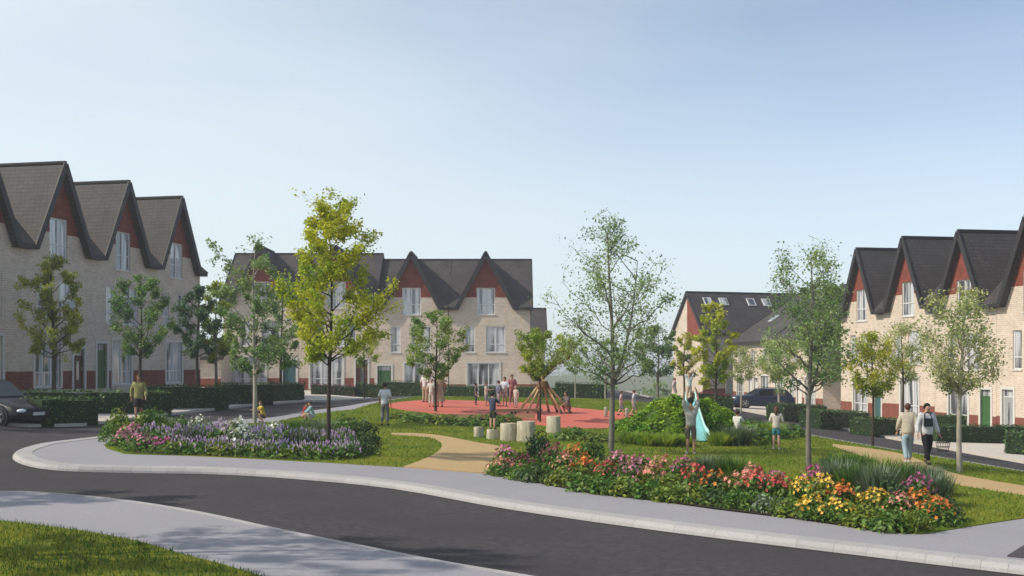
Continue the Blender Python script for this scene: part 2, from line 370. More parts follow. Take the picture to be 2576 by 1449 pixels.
tm = nt.nodes.new('ShaderNodeMix'); tm.data_type = 'RGBA'; tm.blend_type = 'MULTIPLY'; tm.inputs[0].default_value = 1; nt.links.new(hm.outputs[2], tm.inputs[6]); tm.inputs[7].default_value = (.99, 1.05, 1.0, 1); nt.links.new(tm.outputs[2], bg.inputs[0])
sun = bpy.data.lights.new('sun', 'SUN'); so = bpy.data.objects.new('sun', sun); COL.objects.link(so)
sun.energy = 2.75; sun.angle = R(.9); sun.color = (1, .91, .77)
sd = Vector((math.sin(R(SUN_AZ))*math.cos(R(SUN_EL)), math.cos(R(SUN_AZ))*math.cos(R(SUN_EL)), math.sin(R(SUN_EL))))
so.rotation_euler = (-sd).to_track_quat('-Z', 'Y').to_euler(); so.location = (-30, -10, 40)
SC.view_settings.view_transform = 'Standard'; SC.view_settings.look = 'None'; SC.view_settings.gamma = 1
SC.view_settings.exposure = .64; SC.view_settings.use_curve_mapping = False

# ------------------------------------------------------------------ ground
def axis(lim, near, step, grow=1.18):
    a = list(np.arange(-near, near + .01, step)); s = step
    while a[-1] < lim: s *= grow; a.append(a[-1] + s)
    l = [-v for v in a if v > near]; return sorted(l) + a
GX = axis(6000, 46, 1.5); 
GY = list(np.arange(-30, 140, 1.5)); s = 1.5
while GY[-1] < 7000: s *= 1.12; GY.append(GY[-1] + s)
mb = MB(); nx = len(GX)
mb.v = [(x, y, T(x, y) - .12) for y in GY for x in GX]
mb.f = [(j*nx+i, j*nx+i+1, (j+1)*nx+i+1, (j+1)*nx+i) for j in range(len(GY)-1) for i in range(nx-1)]
me = mb.mesh('ground', True, fix=False); tag(link('ground', me, M['field']), kind='structure')

road_poly = [(-45, 4), (30, 4), (19.8, 20), (18.8, 40), (17.5, 61), (17.1, 70), (16.2, 85), (13.2, 94.5), (12.6, 100), (13.1, 130), (13.4, 160), (8.2, 160), (7.6, 100), (6, 86), (-45, 86)]
tag(sheet('road', road_poly, 0.0, M['asphalt'], 1.5), kind='structure')

def px_line(pts, up=.13): return [at(p[0], p[1], up).to_2d()[:] for p in pts]
def ribbon(name, line, w, up, mat, skirt=0):
    """band of width w to the left of a polyline"""
    A = [np.array(p) for p in line]; out = []
    for i in range(len(A)):
        t = A[min(i+1, len(A)-1)] - A[max(i-1, 0)]; t = t / (np.linalg.norm(t) + 1e-9); out.append(tuple(A[i] + np.array([-t[1], t[0]]) * w))
    return sheet(name, list(line) + out[::-1], up, mat, .8, skirt)

def kerb_loft(line, width=.38):
    A = [np.array(p) for p in densify(line, .92, False)]; n = len(A); mb = MB()
    prof = ((-.09, -.03), (-.07, .055), (-.015, .122), (.03, .130), (width, .131), (width, .05)); m = len(prof)
    def nrm(i): t = A[min(i+1, n-1)] - A[max(i-1, 0)]; t = t / (np.linalg.norm(t) + 1e-9); return np.array([-t[1], t[0]])
    for i in range(n - 1):
        n0, n1 = nrm(i), nrm(i + 1); t = A[i+1] - A[i]; L = np.linalg.norm(t)
        if L < .05: continue
        t = t / L * min(.002, L*.2); b = len(mb.v)
        for c_, nn in ((A[i] + t, n0), (A[i+1] - t, n1)):
            for o, z in prof: q = c_ + nn * o; mb.v.append((q[0], q[1], T(q[0], q[1]) + z))
        mb.f += [(b+k, b+m+k, b+m+k+1, b+k+1) for k in range(m-1)] + [tuple(b+k for k in range(m)), tuple(b+m+k for k in reversed(range(m)))]
    tag(link('kerb', mb.mesh('kerb'), M['kerb']), kind='structure')
    tag(ribbon('kerb_strip', densify(line, .8, False), -.17, .004, M['kerb_strip']), kind='structure')  # flat dark strip along the foot of the kerb
# island in the middle: pavement, lawn, path, playground
near_edge = crom([(62, 1138), (42, 1148), (44, 1158), (70, 1170), (120, 1180), (200, 1186), (380, 1190), (550, 1193), (750, 1205), (1000, 1230), (1300, 1283), (1700, 1339), (2100, 1388), (2400, 1424), (2640, 1452)], 4)
near_w = px_line(near_edge, 0)
isl_right = [(9.3, 14.2), (12, 12.2), (14.5, 12.0), (16.2, 13.5), (17.0, 17), (16.6, 24), (15.0, 32.6), (13.8, 38), (12.6, 44), (11.9, 50), (11.6, 60), (11.4, 70), (9.5, 76.5)]
isl_top = [(0, 74.5), (-6, 70.5)]
left_edge = px_line(crom([(880, 1026), (830, 1033), (760, 1042), (690, 1056), (560, 1066), (440, 1080), (330, 1094), (250, 1107), (170, 1117), (105, 1126), (62, 1138)], 4), 0)
isl = near_w + isl_right + isl_top + left_edge[:-1]
tag(sheet('pavement', isl, .12, M['pave'], 1.2, .2), kind='structure')
kl = left_edge[-22:-1] + near_w + isl_right[:3]
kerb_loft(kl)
inner_left = crom([(268, 1127), (300, 1137), (330, 1142), (500, 1147), (760, 1160), (900, 1168), (1015, 1175), (1130, 1184), (1225, 1191), (1330, 1208), (1480, 1236), (1650, 1257), (1800, 1278), (2000, 1302), (2200, 1331), (2280, 1341), (2330, 1341), (2450, 1322), (2576, 1303), (2700, 1287)], 4)
lawn_w = px_line(inner_left) + [(12.2, 24.3), (14.5, 25.5), (15.2, 29), (14.5, 32.6), (13.3, 38), (12.1, 44), (11.4, 50), (11.1, 60), (10.9, 70), (9.2, 75.8), (0, 73.8), (-6, 69.8)] + px_line([(890, 1030), (835, 1036), (765, 1045), (695, 1060), (565, 1071), (445, 1086), (340, 1100), (285, 1110), (262, 1119)])
tag(sheet('lawn', lawn_w, .135, M['lawn'], .9, .05), kind='structure')
LAWN = lawn_w
path_l = px_line(crom([(1015, 1175), (1062, 1158), (1098, 1140), (1112, 1122), (1102, 1109), (1075, 1101), (1030, 1097), (985, 1095)], 4) + crom([(985, 1090), (1050, 1091), (1105, 1096), (1150, 1104), (1200, 1114), (1262, 1127), (1246, 1160), (1226, 1191)], 4) + [(1130, 1184)])
tag(sheet('path', path_l, .15, M['path'], .5, .03), kind='structure'); PATH1 = path_l
path_r = px_line(crom([(2095, 1118), (2200, 1131), (2280, 1146), (2340, 1170), (2400, 1192), (2480, 1208), (2590, 1226), (2680, 1240)], 4) + crom([(2680, 1268), (2590, 1249), (2480, 1232), (2390, 1216), (2300, 1192), (2230, 1172), (2150, 1142), (2095, 1124)], 4))
tag(sheet('path', path_r, .15, M['path'], .5, .03), kind='structure'); PATH2 = path_r
play = px_line(crom([(968, 1019), (1040, 1009), (1110, 1007), (1300, 1013), (1450, 1027), (1560, 1038), (1605, 1047), (1590, 1066), (1570, 1077), (1450, 1078), (1345, 1069), (1250, 1060), (1190, 1052), (1080, 1040), (1000, 1030)], 4, True))
tag(sheet('playground_surface', play, .155, M['rubber'], .7, .03), kind='structure'); PLAY = play

# near pavement and lawn
np_top = crom([(-400, 1232), (-60, 1233), (0, 1234), (110, 1237), (300, 1254), (500, 1285), (700, 1328), (900, 1368), (1130, 1412), (1375, 1453), (1600, 1497)], 4)
np_bot = crom([(1000, 1560), (800, 1500), (660, 1451), (560, 1421), (450, 1392), (350, 1363), (200, 1335), (0, 1310), (-60, 1305), (-400, 1290)], 4)
npt = px_line(np_top); npb = px_line(np_bot)
tag(sheet('pavement', npt + [(3.5, 11)] + npb, .12, M['pave'], .8, .2), kind='structure')
ribbon_pts = npt[::-1]
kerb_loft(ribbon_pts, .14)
nl = npb + [(-24, 19.5), (-24, 3), (3, 3)]
tag(sheet('lawn', nl, .14, M['lawn'], .6, .05), kind='structure'); NLAWN = nl

# gardens along the houses
gl = [(-60, 36.5), (-19.4, 37.4), (-16.6, 38.2), (-15.4, 40), (-15.0, 49), (-14.0, 62), (-12.6, 69), (-9.5, 73.5), (-4, 76.2), (2, 77.8), (6.5, 79.5), (7.6, 85), (7.8, 100), (8.3, 135), (-60, 135)]
tag(sheet('driveway', gl, .11, M['drive'], 1.5, .2), kind='structure')
gr = [(40, 10), (22.5, 10), (20.4, 20), (18.9, 40.6), (17.5, 61), (17.1, 70), (16.2, 84.5), (13.4, 93.5), (14.0, 97), (20, 100), (60, 100), (60, 10)]
tag(sheet('driveway', gr, .11, M['drive'], 1.5, .2), kind='structure')
gpl = px_line([(1395, 1005), (1455, 1003), (1540, 1011), (1545, 1024), (1450, 1017)])
tag(sheet('verge', [(2.2, 78.6), (6.2, 80.2), (7.2, 86), (7.3, 92), (2.6, 86)], .125, M['lawn'], 1), kind='structure')
tag(ribbon('kerb', [(13.2, 160), (12.9, 130), (12.4, 100), (13.1, 94.5)][::-1], -.35, .1, M['kerb'], .2), kind='structure')
# tactile paving at the crossing, bottom right
tp = [at(2536, 1430), at(2562, 1400), at(2610, 1375), at(2650, 1392), at(2600, 1440), at(2570, 1452)]
a, b, c = at(2533, 1424), at(2580, 1394), at(2640, 1440)
def rectpts(o, u, v, L, Wd): return [(o + u*0).to_2d()[:], (o + u*L).to_2d()[:], (o + u*L + v*Wd).to_2d()[:], (o + v*Wd).to_2d()[:]]
o = at(2534, 1421); u = Vector((at(2600, 1378) - o)); u.z = 0; u.normalize(); v = Vector((u.y, -u.x, 0))
tg = thing('tactile_paving', 'dark edged red tactile paving slab in the pavement by the kerb', 'paving', (0, 0, 0))
def flat(poly, up, name, mat, parent):
    s = sheet(name, poly, up, mat, .3, .02); s.parent = parent; return s
flat(rectpts(o, u, v, 2.4, .22), .142, 'edging', plain('dark_granite', (.06, .05, .055), .7), tg)
flat(rectpts(o + v*.225, u, v, 2.4, .8), .140, 'slab', plain('red_paver', (.42, .25, .22), .8), tg)
bl = MB()
for i in range(24):
    for j in range(8):
        p = o + v*(.28 + j*.1) + u*(.05 + i*.1)
        bl.lathe([(.035, 0), (.025, .008)], 8, (p.x, p.y, T(p.x, p.y) + .140))
bl.build('blisters', M['rubber'], tg)

hz = MB(); hz.box(-6300, 6300, -60, 7300, -53, 19)
m = bpy.data.materials.new('haze'); m.use_nodes = True; N = m.node_tree.nodes; N.remove(N['Principled BSDF'])
v = N.new('ShaderNodeVolumePrincipled'); v.inputs['Color'].default_value = (.93, .95, 1, 1); v.inputs['Density'].default_value = .0008; v.inputs['Anisotropy'].default_value = .2; m.node_tree.links.new(v.outputs[0], N['Material Output'].inputs['Volume'])
tag(hz.build('haze', m), kind='stuff', label='thin pale summer haze filling the air over the whole estate', cat='haze')
# ------------------------------------------------------------------ houses
WU, DEP = 6.05, 9.6
EAVE, PEAK = 7.32, 11.5
SL = (PEAK - EAVE) / 2.2
def xw(z): return (PEAK - z) / SL
def window(parent, xc, w, z0, z1, cols=2, tz=None, surround=False, sill=True, glass='pane', name='window'):
    f = MB(); x0, x1 = xc - w/2, xc + w/2; t = .07; ya, yb = .075, .135
    f.box(x0, x0+t, ya, yb, z0, z1); f.box(x1-t, x1, ya, yb, z0, z1); f.box(x0+t, x1-t, ya, yb, z1-t, z1); f.box(x0+t, x1-t, ya, yb, z0, z0+t)
    for i in range(1, cols):
        x = x0 + w*i/cols; f.box(x-.045, x+.045, ya-.008, yb-.01, z0+t, z1-t)
    if tz: f.box(x0+t, x1-t, ya+.004, yb-.006, z0 + tz - .03, z0 + tz + .03)
    wd = f.build(name, M['frame'], parent)
    p = MB(); p.box(x0+t-.01, x1-t+.01, .118, .125, z0+t-.01, z1-t+.01); p.build('pane', M[glass], wd)
    if sill: s = MB(); s.box(x0-.06, x1+.06, -.06, .07, z0-.075, z0-.002); s.build('sill', M['stone'], wd)
    if surround:
        s = MB(); q = .15; zt = z1
        s.box(x0-q, x0, -.045, .07, z0-.08, zt); s.box(x1, x1+q, -.045, .07, z0-.08, zt); s.box(x0-q, x1+q, -.048, .07, zt, zt+q); s.build('surround', M['stone'], wd)
    return wd
def door(parent, xc, w, z0, z1, col, fan=True, glazed=False):
    x0, x1 = xc - w/2, xc + w/2
    d = MB(); zt = z1 - (.42 if fan else .05)
    d.box(x0+.05, x1-.05, .1, .15, z0, zt)
    for a, b in ((.12, .48), (.55, .92)):
        d.box(x0+.16, x1-.16, .09, .1, z0 + (zt-z0)*a, z0 + (zt-z0)*b)
    o = d.build('door', M[col], parent)
    fr = MB(); fr.box(x0, x0+.05, .08, .16, z0, z1); fr.box(x1-.05, x1, .08, .16, z0, z1); fr.box(x0+.05, x1-.05, .08, .16, z1-.05, z1)
    if fan: fr.box(x0+.05, x1-.05, .085, .155, zt, zt+.05)
    fr.build('frame', M['frame'] if col in ('grey', 'white') else M[col], o)
    if fan: p = MB(); p.box(x0+.05, x1-.05, .115, .125, zt+.05, z1-.05); p.build('fanlight', M['pane'], o)
    if glazed: p = MB(); p.box(xc-.12, xc+.12, .078, .089, z0+.5, zt-.25); p.build('glazing', M['pane'], o)
    h = MB(); h.tube([(x1-.13, .06, z0+.98), (x1-.13, .06, z0+1.18)], .014, 6); h.box(x1-.14, x1-.12, .06, .1, z0+1.0, z0+1.02); h.box(x1-.14, x1-.12, .06, .1, z0+1.14, z0+1.16); h.build('handle', M['metal'], o)
    s = MB(); q = .15; s.box(x0-q, x0, -.045, .09, z0-.1, z1); s.box(x1, x1+q, -.045, .09, z0-.1, z1); s.box(x0-q, x1+q, -.048, .09, z1, z1+q); s.build('surround', M['stone'], o)
    return o
def gable_house(loc, rz, label, group, gf, ff=((-1.28, .8), (.8, 1.55)), ends=(), W=WU, extra_l=0.0, extra_r=0.0):
    """terraced house with a steep front gable. gf: list of ('w', xc, w) or ('d', xc, w, colour)"""
    h = thing('terraced_house', label, 'house', loc, rz, group)
    xl, xr = -W/2 - extra_l, W/2 + extra_r
    ops = []                                             # openings (x0,x1,z0,z1)
    for g in gf:
        if g[0] == 'w': ops.append((g[1]-g[2]/2, g[1]+g[2]/2, .22, 2.72))
        else: ops.append((g[1]-g[2]/2, g[1]+g[2]/2, .05, 2.5 if g[-1] != 'low' else 2.2))
    for xc, ww in ff: ops.append((xc-ww/2, xc+ww/2, 3.6, 5.7))
    xs = sorted({xl, xr, *[o[0] for o in ops], *[o[1] for o in ops]}); zs = sorted({-1.8, EAVE, *[o[2] for o in ops], *[o[3] for o in ops], 6.66})
    gw = (-.75, .75, 6.66, 8.82)
    xs = sorted(set(xs) | {-.75, .75})
    f = MB()
    for i in range(len(xs)-1):
        for j in range(len(zs)-1):
            cx, cz = (xs[i]+xs[i+1])/2, (zs[j]+zs[j+1])/2
            if any(o[0] < cx < o[1] and o[2] < cz < o[3] for o in ops + [gw]): continue
            f.poly([(xs[i], 0, zs[j]), (xs[i+1], 0, zs[j]), (xs[i+1], 0, zs[j+1]), (xs[i], 0, zs[j+1])])
    for o in ops + [(gw[0], gw[1], gw[2], gw[3])]:
        x0, x1, z0, z1 = o; d = .2
        f.poly([(x0,0,z0),(x0,d,z0),(x0,d,z1),(x0,0,z1)]); f.poly([(x1,0,z0),(x1,0,z1),(x1,d,z1),(x1,d,z0)])
        f.poly([(x0,0,z1),(x0,d,z1),(x1,d,z1),(x1,0,z1)]); f.poly([(x0,0,z0),(x1,0,z0),(x1,d,z0),(x0,d,z0)])
    ZB = 8.05
    f.poly([(-xw(EAVE),0,EAVE),(-.75,0,EAVE),(-.75,0,ZB),(-xw(ZB),0,ZB)]); f.poly([(.75,0,EAVE),(xw(EAVE),0,EAVE),(xw(ZB),0,ZB),(.75,0,ZB)])
    rz_ = 11.42
    for x in (xl, xr):
        f.poly([(x,0,-1.8),(x,DEP,-1.8),(x,DEP,EAVE),(x,DEP/2,rz_),(x,0,EAVE)] if x > 0 else [(x,0,-1.8),(x,0,EAVE),(x,DEP/2,rz_),(x,DEP,EAVE),(x,DEP,-1.8)])
    f.poly([(xl,DEP,-1.8),(xl,DEP,EAVE),(xr,DEP,EAVE),(xr,DEP,-1.8)])
    link('wall', f.mesh('wall', fix=False), M['brick'], h)
    c = MB(); y = -.012
    c.slab([(-xw(ZB),y,ZB),(-.75,y,ZB),(-.75,y,8.82),(-xw(8.82),y,8.82)], (0,.03,0)); c.slab([(.75,y,ZB),(xw(ZB),y,ZB),(xw(8.82),y,8.82),(.75,y,8.82)], (0,.03,0)); c.slab([(-xw(8.825),y,8.825),(xw(8.825),y,8.825),(0,y,PEAK)], (0,.03,0))
    c.build('gable_panel', M['clad'], h)
    # plinth between the openings
    cuts = sorted([(o[0]-.15, o[1]+.15) for o in ops if o[2] < 1]); x = xl
    for a, b in cuts + [(xr, xr)]:
        if a - x > .08: MB().box(x, a-.002, -.022, .05, -1.8, 1.02).build('plinth', M['redbrick'], h)
        x = max(x, b+.002)
    for s, xx in ((-1, xl), (1, xr)):
        if ('l' if s < 0 else 'r') in ends: MB().box(min(xx, xx+s*.022), max(xx, xx+s*.022), .052, DEP, -1.8, 1.02).build('plinth', M['redbrick'], h)
    for g in gf:
        if g[0] == 'w': window(h, g[1], g[2], .24, 2.72, 3 if g[2] > 2 else 2, .72, True)
        else: door(h, g[1], g[2], .05, 2.5 if g[-1] != 'low' else 2.2, g[3], True, g[3] in ('brown', 'grey'))
    for xc, ww in ff: window(h, xc, ww, 3.6, 5.7, 2 if ww > 1 else 1, .66)
    window(h, 0, 1.5, 6.66, 8.82, 2, .82)
    # roofs
    r = MB(); ze, ye, th = EAVE - .08, -.38, -.14
    yr = DEP/2; zr = rz_ + .12
    ve = .22
    XL, XR = xl - (ve if 'l' in ends else 0), xr + (ve if 'r' in ends else 0)
    n = Vector((0, -(zr-ze), (yr-ye))).normalized() * -.14
    r.slab([(XL,ye,ze),(-2.25,ye,ze),(0,yr,zr),(XL,yr,zr)], n); r.slab([(2.25,ye,ze),(XR,ye,ze),(XR,yr,zr),(0,yr,zr)], n)
    nb = Vector((0, (zr-ze), (yr-ye))).normalized() * -.14
    r.slab([(XR,2*yr-ye,ze),(XL,2*yr-ye,ze),(XL,yr+.002,zr),(XR,yr+.002,zr)], nb)
    yg = -.40
    for s in (-1, 1):
        nn = Vector((s*SL, 0, 1)).normalized() * -.13
        r.slab([(0,yg,PEAK+.18),(0,yr,PEAK+.18),(s*2.38,yr*.02,PEAK+.18-2.38*SL),(s*2.38,yg,PEAK+.18-2.38*SL)], nn)
    ro = r.build('roof', M['roof'], h)
    rt = MB(); rt.bar((0,yg-.02,PEAK+.19),(0,yr,PEAK+.19),.22,.1); rt.bar((XL,yr,zr+.02),(XR,yr,zr+.02),.24,.1); rt.build('ridge_tiles', M['barge'], ro)
    b = MB()
    for s in (-1, 1):
        b.bar((0,yg-.03,PEAK+.06),(s*2.36,yg-.03,PEAK+.06-2.36*SL),.06,.34,(0,0,1))
        b.bar((s*.0,yg*.5,PEAK-.02),(s*2.3,yg*.5,PEAK-.02-2.3*SL),.36,.05,(0,0,1))
    b.box(XL, -2.3, ye-.05, ye-.003, ze-.24, ze+.0); b.box(2.3, XR, ye-.05, ye-.003, ze-.24, ze+.0)
    b.box(XL, -2.28, ye, -.002, ze-.24, ze-.2); b.box(2.28, XR, ye, -.002, ze-.24, ze-.2)
    for e, xx in (('l', XL), ('r', XR)):
        if e in ends: b.bar((xx,ye,ze-.1),(xx,yr,zr-.1),.05,.3); b.bar((xx,2*yr-ye,ze-.1),(xx,yr,zr-.1),.05,.3)
    b.build('barge_board', M['barge'], h)
    return h
def row_pt(A, d, k, off=0): return (A[0] + d[0]*k, A[1] + d[1]*k)

# left row: faces +X
PA, PC = Vector((-22.8, 56.8)), Vector((-20.3, 68.5)); ld = (PC - PA).normalized(); rzl = math.atan2(ld.y, ld.x)
off = Vector((-ld.y, ld.x)) * .38
lab = ['gabled brick house at the left edge, cut off by the frame, behind the dark car', 'shaded gabled brick house with a brown front door, nearest whole gable on the left',
       'shaded gabled brick house with a green front door, middle gable of the left row', 'shaded gabled brick house at the far end of the left row, smallest of its gables']
gfl = [[('w', .4, 2.4)], [('w', -.9, 2.1), ('d', 1.75, .95, 'brown', 'low')], [('d', -2.1, .95, 'green'), ('w', -.1, 1.9)], [('w', -.3, 1.9)]]
for i in range(4):
    p = PA + ld * (i - 1) * 5.98 + off
    gable_house((p.x, p.y, 1.5), rzl, lab[i], 'gabled terraced houses', gfl[i], ends=('r',) if i == 3 else (), W=5.98)
# centre row
cg = [(-26.4, .72, [('w', 0, 2.2)], 'leftmost house of the middle row, almost hidden behind green trees'),
      (-20.3, .72, [('w', -.9, 2.5), ('d', 2.3, 1.05, 'teal')], 'gabled brick house in the middle row with a teal door behind a big green tree'),
      (-14.2, .72, [('w', -.8, 2.6), ('d', 2.05, .95, 'brown')], 'gabled house of the middle row with a brown door, hidden behind the tall yellow tree'),
      (-8.13, .22, [('d', -2.2, 1.1, 'green'), ('w', .2, 1.5)], 'gabled brick house with a green door in the middle row, behind the red playground'),
      (-2.12, .22, [('w', -.2, 2.55)], 'gabled brick house at the right end of the middle row, with a wide white window')]
for i, (x, z, g, l) in enumerate(cg):
    if i == 0: continue
    gable_house((x, 90, z), 0, l, 'gabled terraced houses', g, ends={1: ('l',), 2: ('r',), 4: ('r',)}.get(i, ()), W=6.08, ff=((-1.28, .8), (.8, 1.55)), extra_r=.55 if i == 4 else 0)
# right row: faces -X
ru = [((23.8, 76.9), -.8, [('w', -.2, 2.0), ('d', 2.3, .95, 'teal')], 'sunlit gabled brick house at the far end of the right row, beside a green tree'),
      ((24.8, 70.7), -.72, [('w', .2, 2.2)], 'sunlit gabled brick house with white glazed doors, second gable of the right row'),
      ((25.85, 64.5), -1.05, [('w', -.6, 2.0), ('d', 2.15, 1.0, 'green')], 'sunlit gabled brick house with a green front door, third gable of the right row'),
      ((26.9, 58.3), -1.0, [('d', -2.1, 1.0, 'grey'), ('w', .8, 2.2)], 'sunlit gabled brick house at the right edge of the picture, partly cut off'),
      ((27.95, 52.1), -1.0, [('w', 0, 2.2)], 'sunlit gabled brick house just past the right edge of the picture')]
rdv = Vector((26.9-23.8, 58.3-76.9)).normalized(); rzr = math.atan2(rdv.y, rdv.x); roff = Vector((-rdv.y, rdv.x)) * .38
for i, (p, z, g, l) in enumerate(ru):
    gable_house((p[0]+roff.x, p[1]+roff.y, z), rzr, l, 'gabled terraced houses', g, ends={0: ('l',), 4: ('r',)}.get(i, ()), W=6.29)

def plain_house(loc, rz, W, D, eave, ridge, label, wins=(), doors=(), lights=(), wallmat='brick', name='brick_house', band=False, gablewin=()):
    """house with its ridge along the front; x centred, y from 0 back to D"""
    h = thing(name, label, 'house', loc, rz)
    f = MB()
    ops = [(x-w/2, x+w/2, z0, z1) for x, w, z0, z1 in wins] + [(x-w/2, x+w/2, .05, 2.4) for x, w, c in doors]
    xs = sorted({-W/2, W/2, *[o[0] for o in ops], *[o[1] for o in ops]}); zs = sorted({-1.8, eave, *[o[2] for o in ops], *[o[3] for o in ops]})
    for i in range(len(xs)-1):
        for j in range(len(zs)-1):
            cx, cz = (xs[i]+xs[i+1])/2, (zs[j]+zs[j+1])/2
            if any(o[0] < cx < o[1] and o[2] < cz < o[3] for o in ops): continue
            f.poly([(xs[i],0,zs[j]),(xs[i+1],0,zs[j]),(xs[i+1],0,zs[j+1]),(xs[i],0,zs[j+1])])
    for x0, x1, z0, z1 in ops:
        d = .2
        f.poly([(x0,0,z0),(x0,d,z0),(x0,d,z1),(x0,0,z1)]); f.poly([(x1,0,z0),(x1,0,z1),(x1,d,z1),(x1,d,z0)]); f.poly([(x0,0,z1),(x0,d,z1),(x1,d,z1),(x1,0,z1)]); f.poly([(x0,0,z0),(x1,0,z0),(x1,d,z0),(x0,d,z0)])
    f.poly([(W/2,0,-1.8),(W/2,D,-1.8),(W/2,D,eave),(W/2,D/2,ridge-.1),(W/2,0,eave)]); f.poly([(-W/2,0,-1.8),(-W/2,0,eave),(-W/2,D/2,ridge-.1),(-W/2,D,eave),(-W/2,D,-1.8)])
    f.poly([(-W/2,D,-1.8),(-W/2,D,eave),(W/2,D,eave),(W/2,D,-1.8)])
    link('wall', f.mesh('wall', fix=False), M[wallmat], h)
    if band:
        b = MB(); fr = .52
        b.slab([(-W/2-.012,0.0,eave-1.0),(-W/2-.012,D*fr,eave-1.0),(-W/2-.012,D*fr,ridge-.35),(-W/2-.012,D*.42,eave+(ridge-eave)*.84-.1),(-W/2-.012,0.0,eave-.05)], (.03,0,0)); b.build('gable_panel', M['clad'], h)
    cuts = sorted([(o[0]-.15, o[1]+.15) for o in ops if o[2] < 1]); x = -W/2
    for a, b in cuts + [(W/2, W/2)]:
        if a - x > .08: MB().box(x, a-.002, -.022, .05, -1.8, 1.0).build('plinth', M['redbrick'], h)
        x = max(x, b+.002)
    for x, w, z0, z1 in wins: window(h, x, w, z0, z1, 2 if w > 1 else 1, .7 if z1 - z0 > 1.5 else None, z0 < 1)
    for x, w, c in doors: door(h, x, w, .05, 2.4, c)
    r = MB(); ye = -.4; s = (ridge-eave)/(D/2); ze = eave + s*ye + .05; zr = ridge; X = W/2 + .22
    n = Vector((0, -s, 1)).normalized() * -.15; nb = Vector((0, s, 1)).normalized() * -.15
    r.slab([(-X,ye,ze),(X,ye,ze),(X,D/2,zr),(-X,D/2,zr)], n); r.slab([(X,D-ye,ze),(-X,D-ye,ze),(-X,D/2+.002,zr),(X,D/2+.002,zr)], nb)
    ro = r.build('roof', M['roof'], h)
    t = MB(); t.bar((-X,D/2,zr+.03),(X,D/2,zr+.03),.24,.1); t.build('ridge_tiles', M['barge'], ro)
    for x, t_ in lights:
        y = D/2*t_; z = eave + .05 + s*y
        q = MB(); up = Vector((0, 1, s)).normalized(); nrm = Vector((0, -s, 1)).normalized(); o = Vector((x, y, z + .02))
        a = [o + Vector((-.45,0,0)), o + Vector((.45,0,0)), o + Vector((.45,0,0)) + up*1.0, o + Vector((-.45,0,0)) + up*1.0]
        q.slab([v + nrm*.10 for v in a], -nrm*.1); k = q.build('skylight', M['frame'], ro)
        q = MB(); o2 = o + up*.07; a = [o2 + Vector((-.38,0,0)), o2 + Vector((.38,0,0)), o2 + Vector((.38,0,0)) + up*.86, o2 + Vector((-.38,0,0)) + up*.86]
        q.slab([v + nrm*.112 for v in a], -nrm*.01); q.build('pane', M['pane'], k)
    b = MB(); b.box(-X, X, ye-.05, ye-.003, ze-.24, ze)
    for x in (-X, X): b.bar((x,ye,ze-.1),(x,D/2,zr-.1),.05,.3); b.bar((x,D-ye,ze-.1),(x,D/2,zr-.1),.05,.3)
    b.build('barge_board', M['barge'], h)
    return h
plain_house((1.75, 103, .0), 0, 2.6, 8, 5.6, 8.2, 'lower brick house with a tiled roof just behind the right end of the middle row', wins=((0, .9, 3.3, 4.6),))
# house with its gable towards the road, right of centre
gd = Vector((6, 1.9)).normalized(); rz = math.atan2(gd.y, gd.x); c = Vector((19.1, 111.5)) + gd * 6.2
plain_house((c.x, c.y, -.6), rz, 12.4, 6.6, 7.0, 10.9, 'far brick house with a red tiled gable end and skylights in a long dark roof', wins=((-3, 1.4, 3.4, 5.0), (2, 1.4, 3.4, 5.0), (-2.5, 2, .3, 2.5)), doors=((1, .95, 'green'),), lights=((-4.4, .62), (-2.6, .62), (.6, .62), (2.4, .62)), band=True)
rzb = R(-83)
for (x, y, lb, dcol) in ((22.4, 103.5, 'brick house with a long sloping roof, farther of the two past the blue car', 'white'), (23.2, 91.2, 'brick house with a long sloping roof behind the blue car, beside the right row', 'grey')):
    plain_house((x, y, -.8), rzb, 11.6 if y > 100 else 11.4, 13.5, 6.0 if y > 100 else 5.7, 10.6, lb, wins=((-3.6, 1.9, .3, 2.6), (3.2, 1.9, .3, 2.6), (-3.6, 1.2, 3.5, 4.9), (0, 1.2, 3.5, 4.9), (3.2, 1.2, 3.5, 4.9)), doors=((-.6, 1.0, dcol), (.9, 1.0, 'white')), lights=((-2, .35),) if y > 100 else ())
# low annex between the left and the middle row
plain_house((-24.6, 86.5, .75), 0, 4.0, 3.3, 2.9, 4.0, 'low pale brick annex with a white door between the left and middle rows', wins=(), doors=((-.3, 1.0, 'white'),), name='annex')
# ------------------------------------------------------------------ leaves and trees
def leaf_quads(P, size, rg, flat=.5, asp=.55, outw=None):
    n = len(P); P = np.asarray(P, float)
    nrm = rg.normal(size=(n, 3)); nrm[:, 2] = np.abs(nrm[:, 2]) * (1 + flat)
    if outw is not None: nrm += outw
    nrm /= np.linalg.norm(nrm, axis=1, keepdims=True) + 1e-9
    a = rg.normal(size=(n, 3)); u = np.cross(nrm, a); u /= np.linalg.norm(u, axis=1, keepdims=True) + 1e-9
    v = np.cross(nrm, u); s = size * rg.uniform(.6, 1.25, (n, 1))
    u = u * s * .5; v = v * s * asp * .5; k = nrm * s * .08
    return np.stack([P - u, P - v + k, P + u, P + v + k], 1)
def bez(a, b, c, n):
    t = np.linspace(0, 1, n)[:, None]; return (1-t)**2*a + 2*t*(1-t)*b + t*t*c

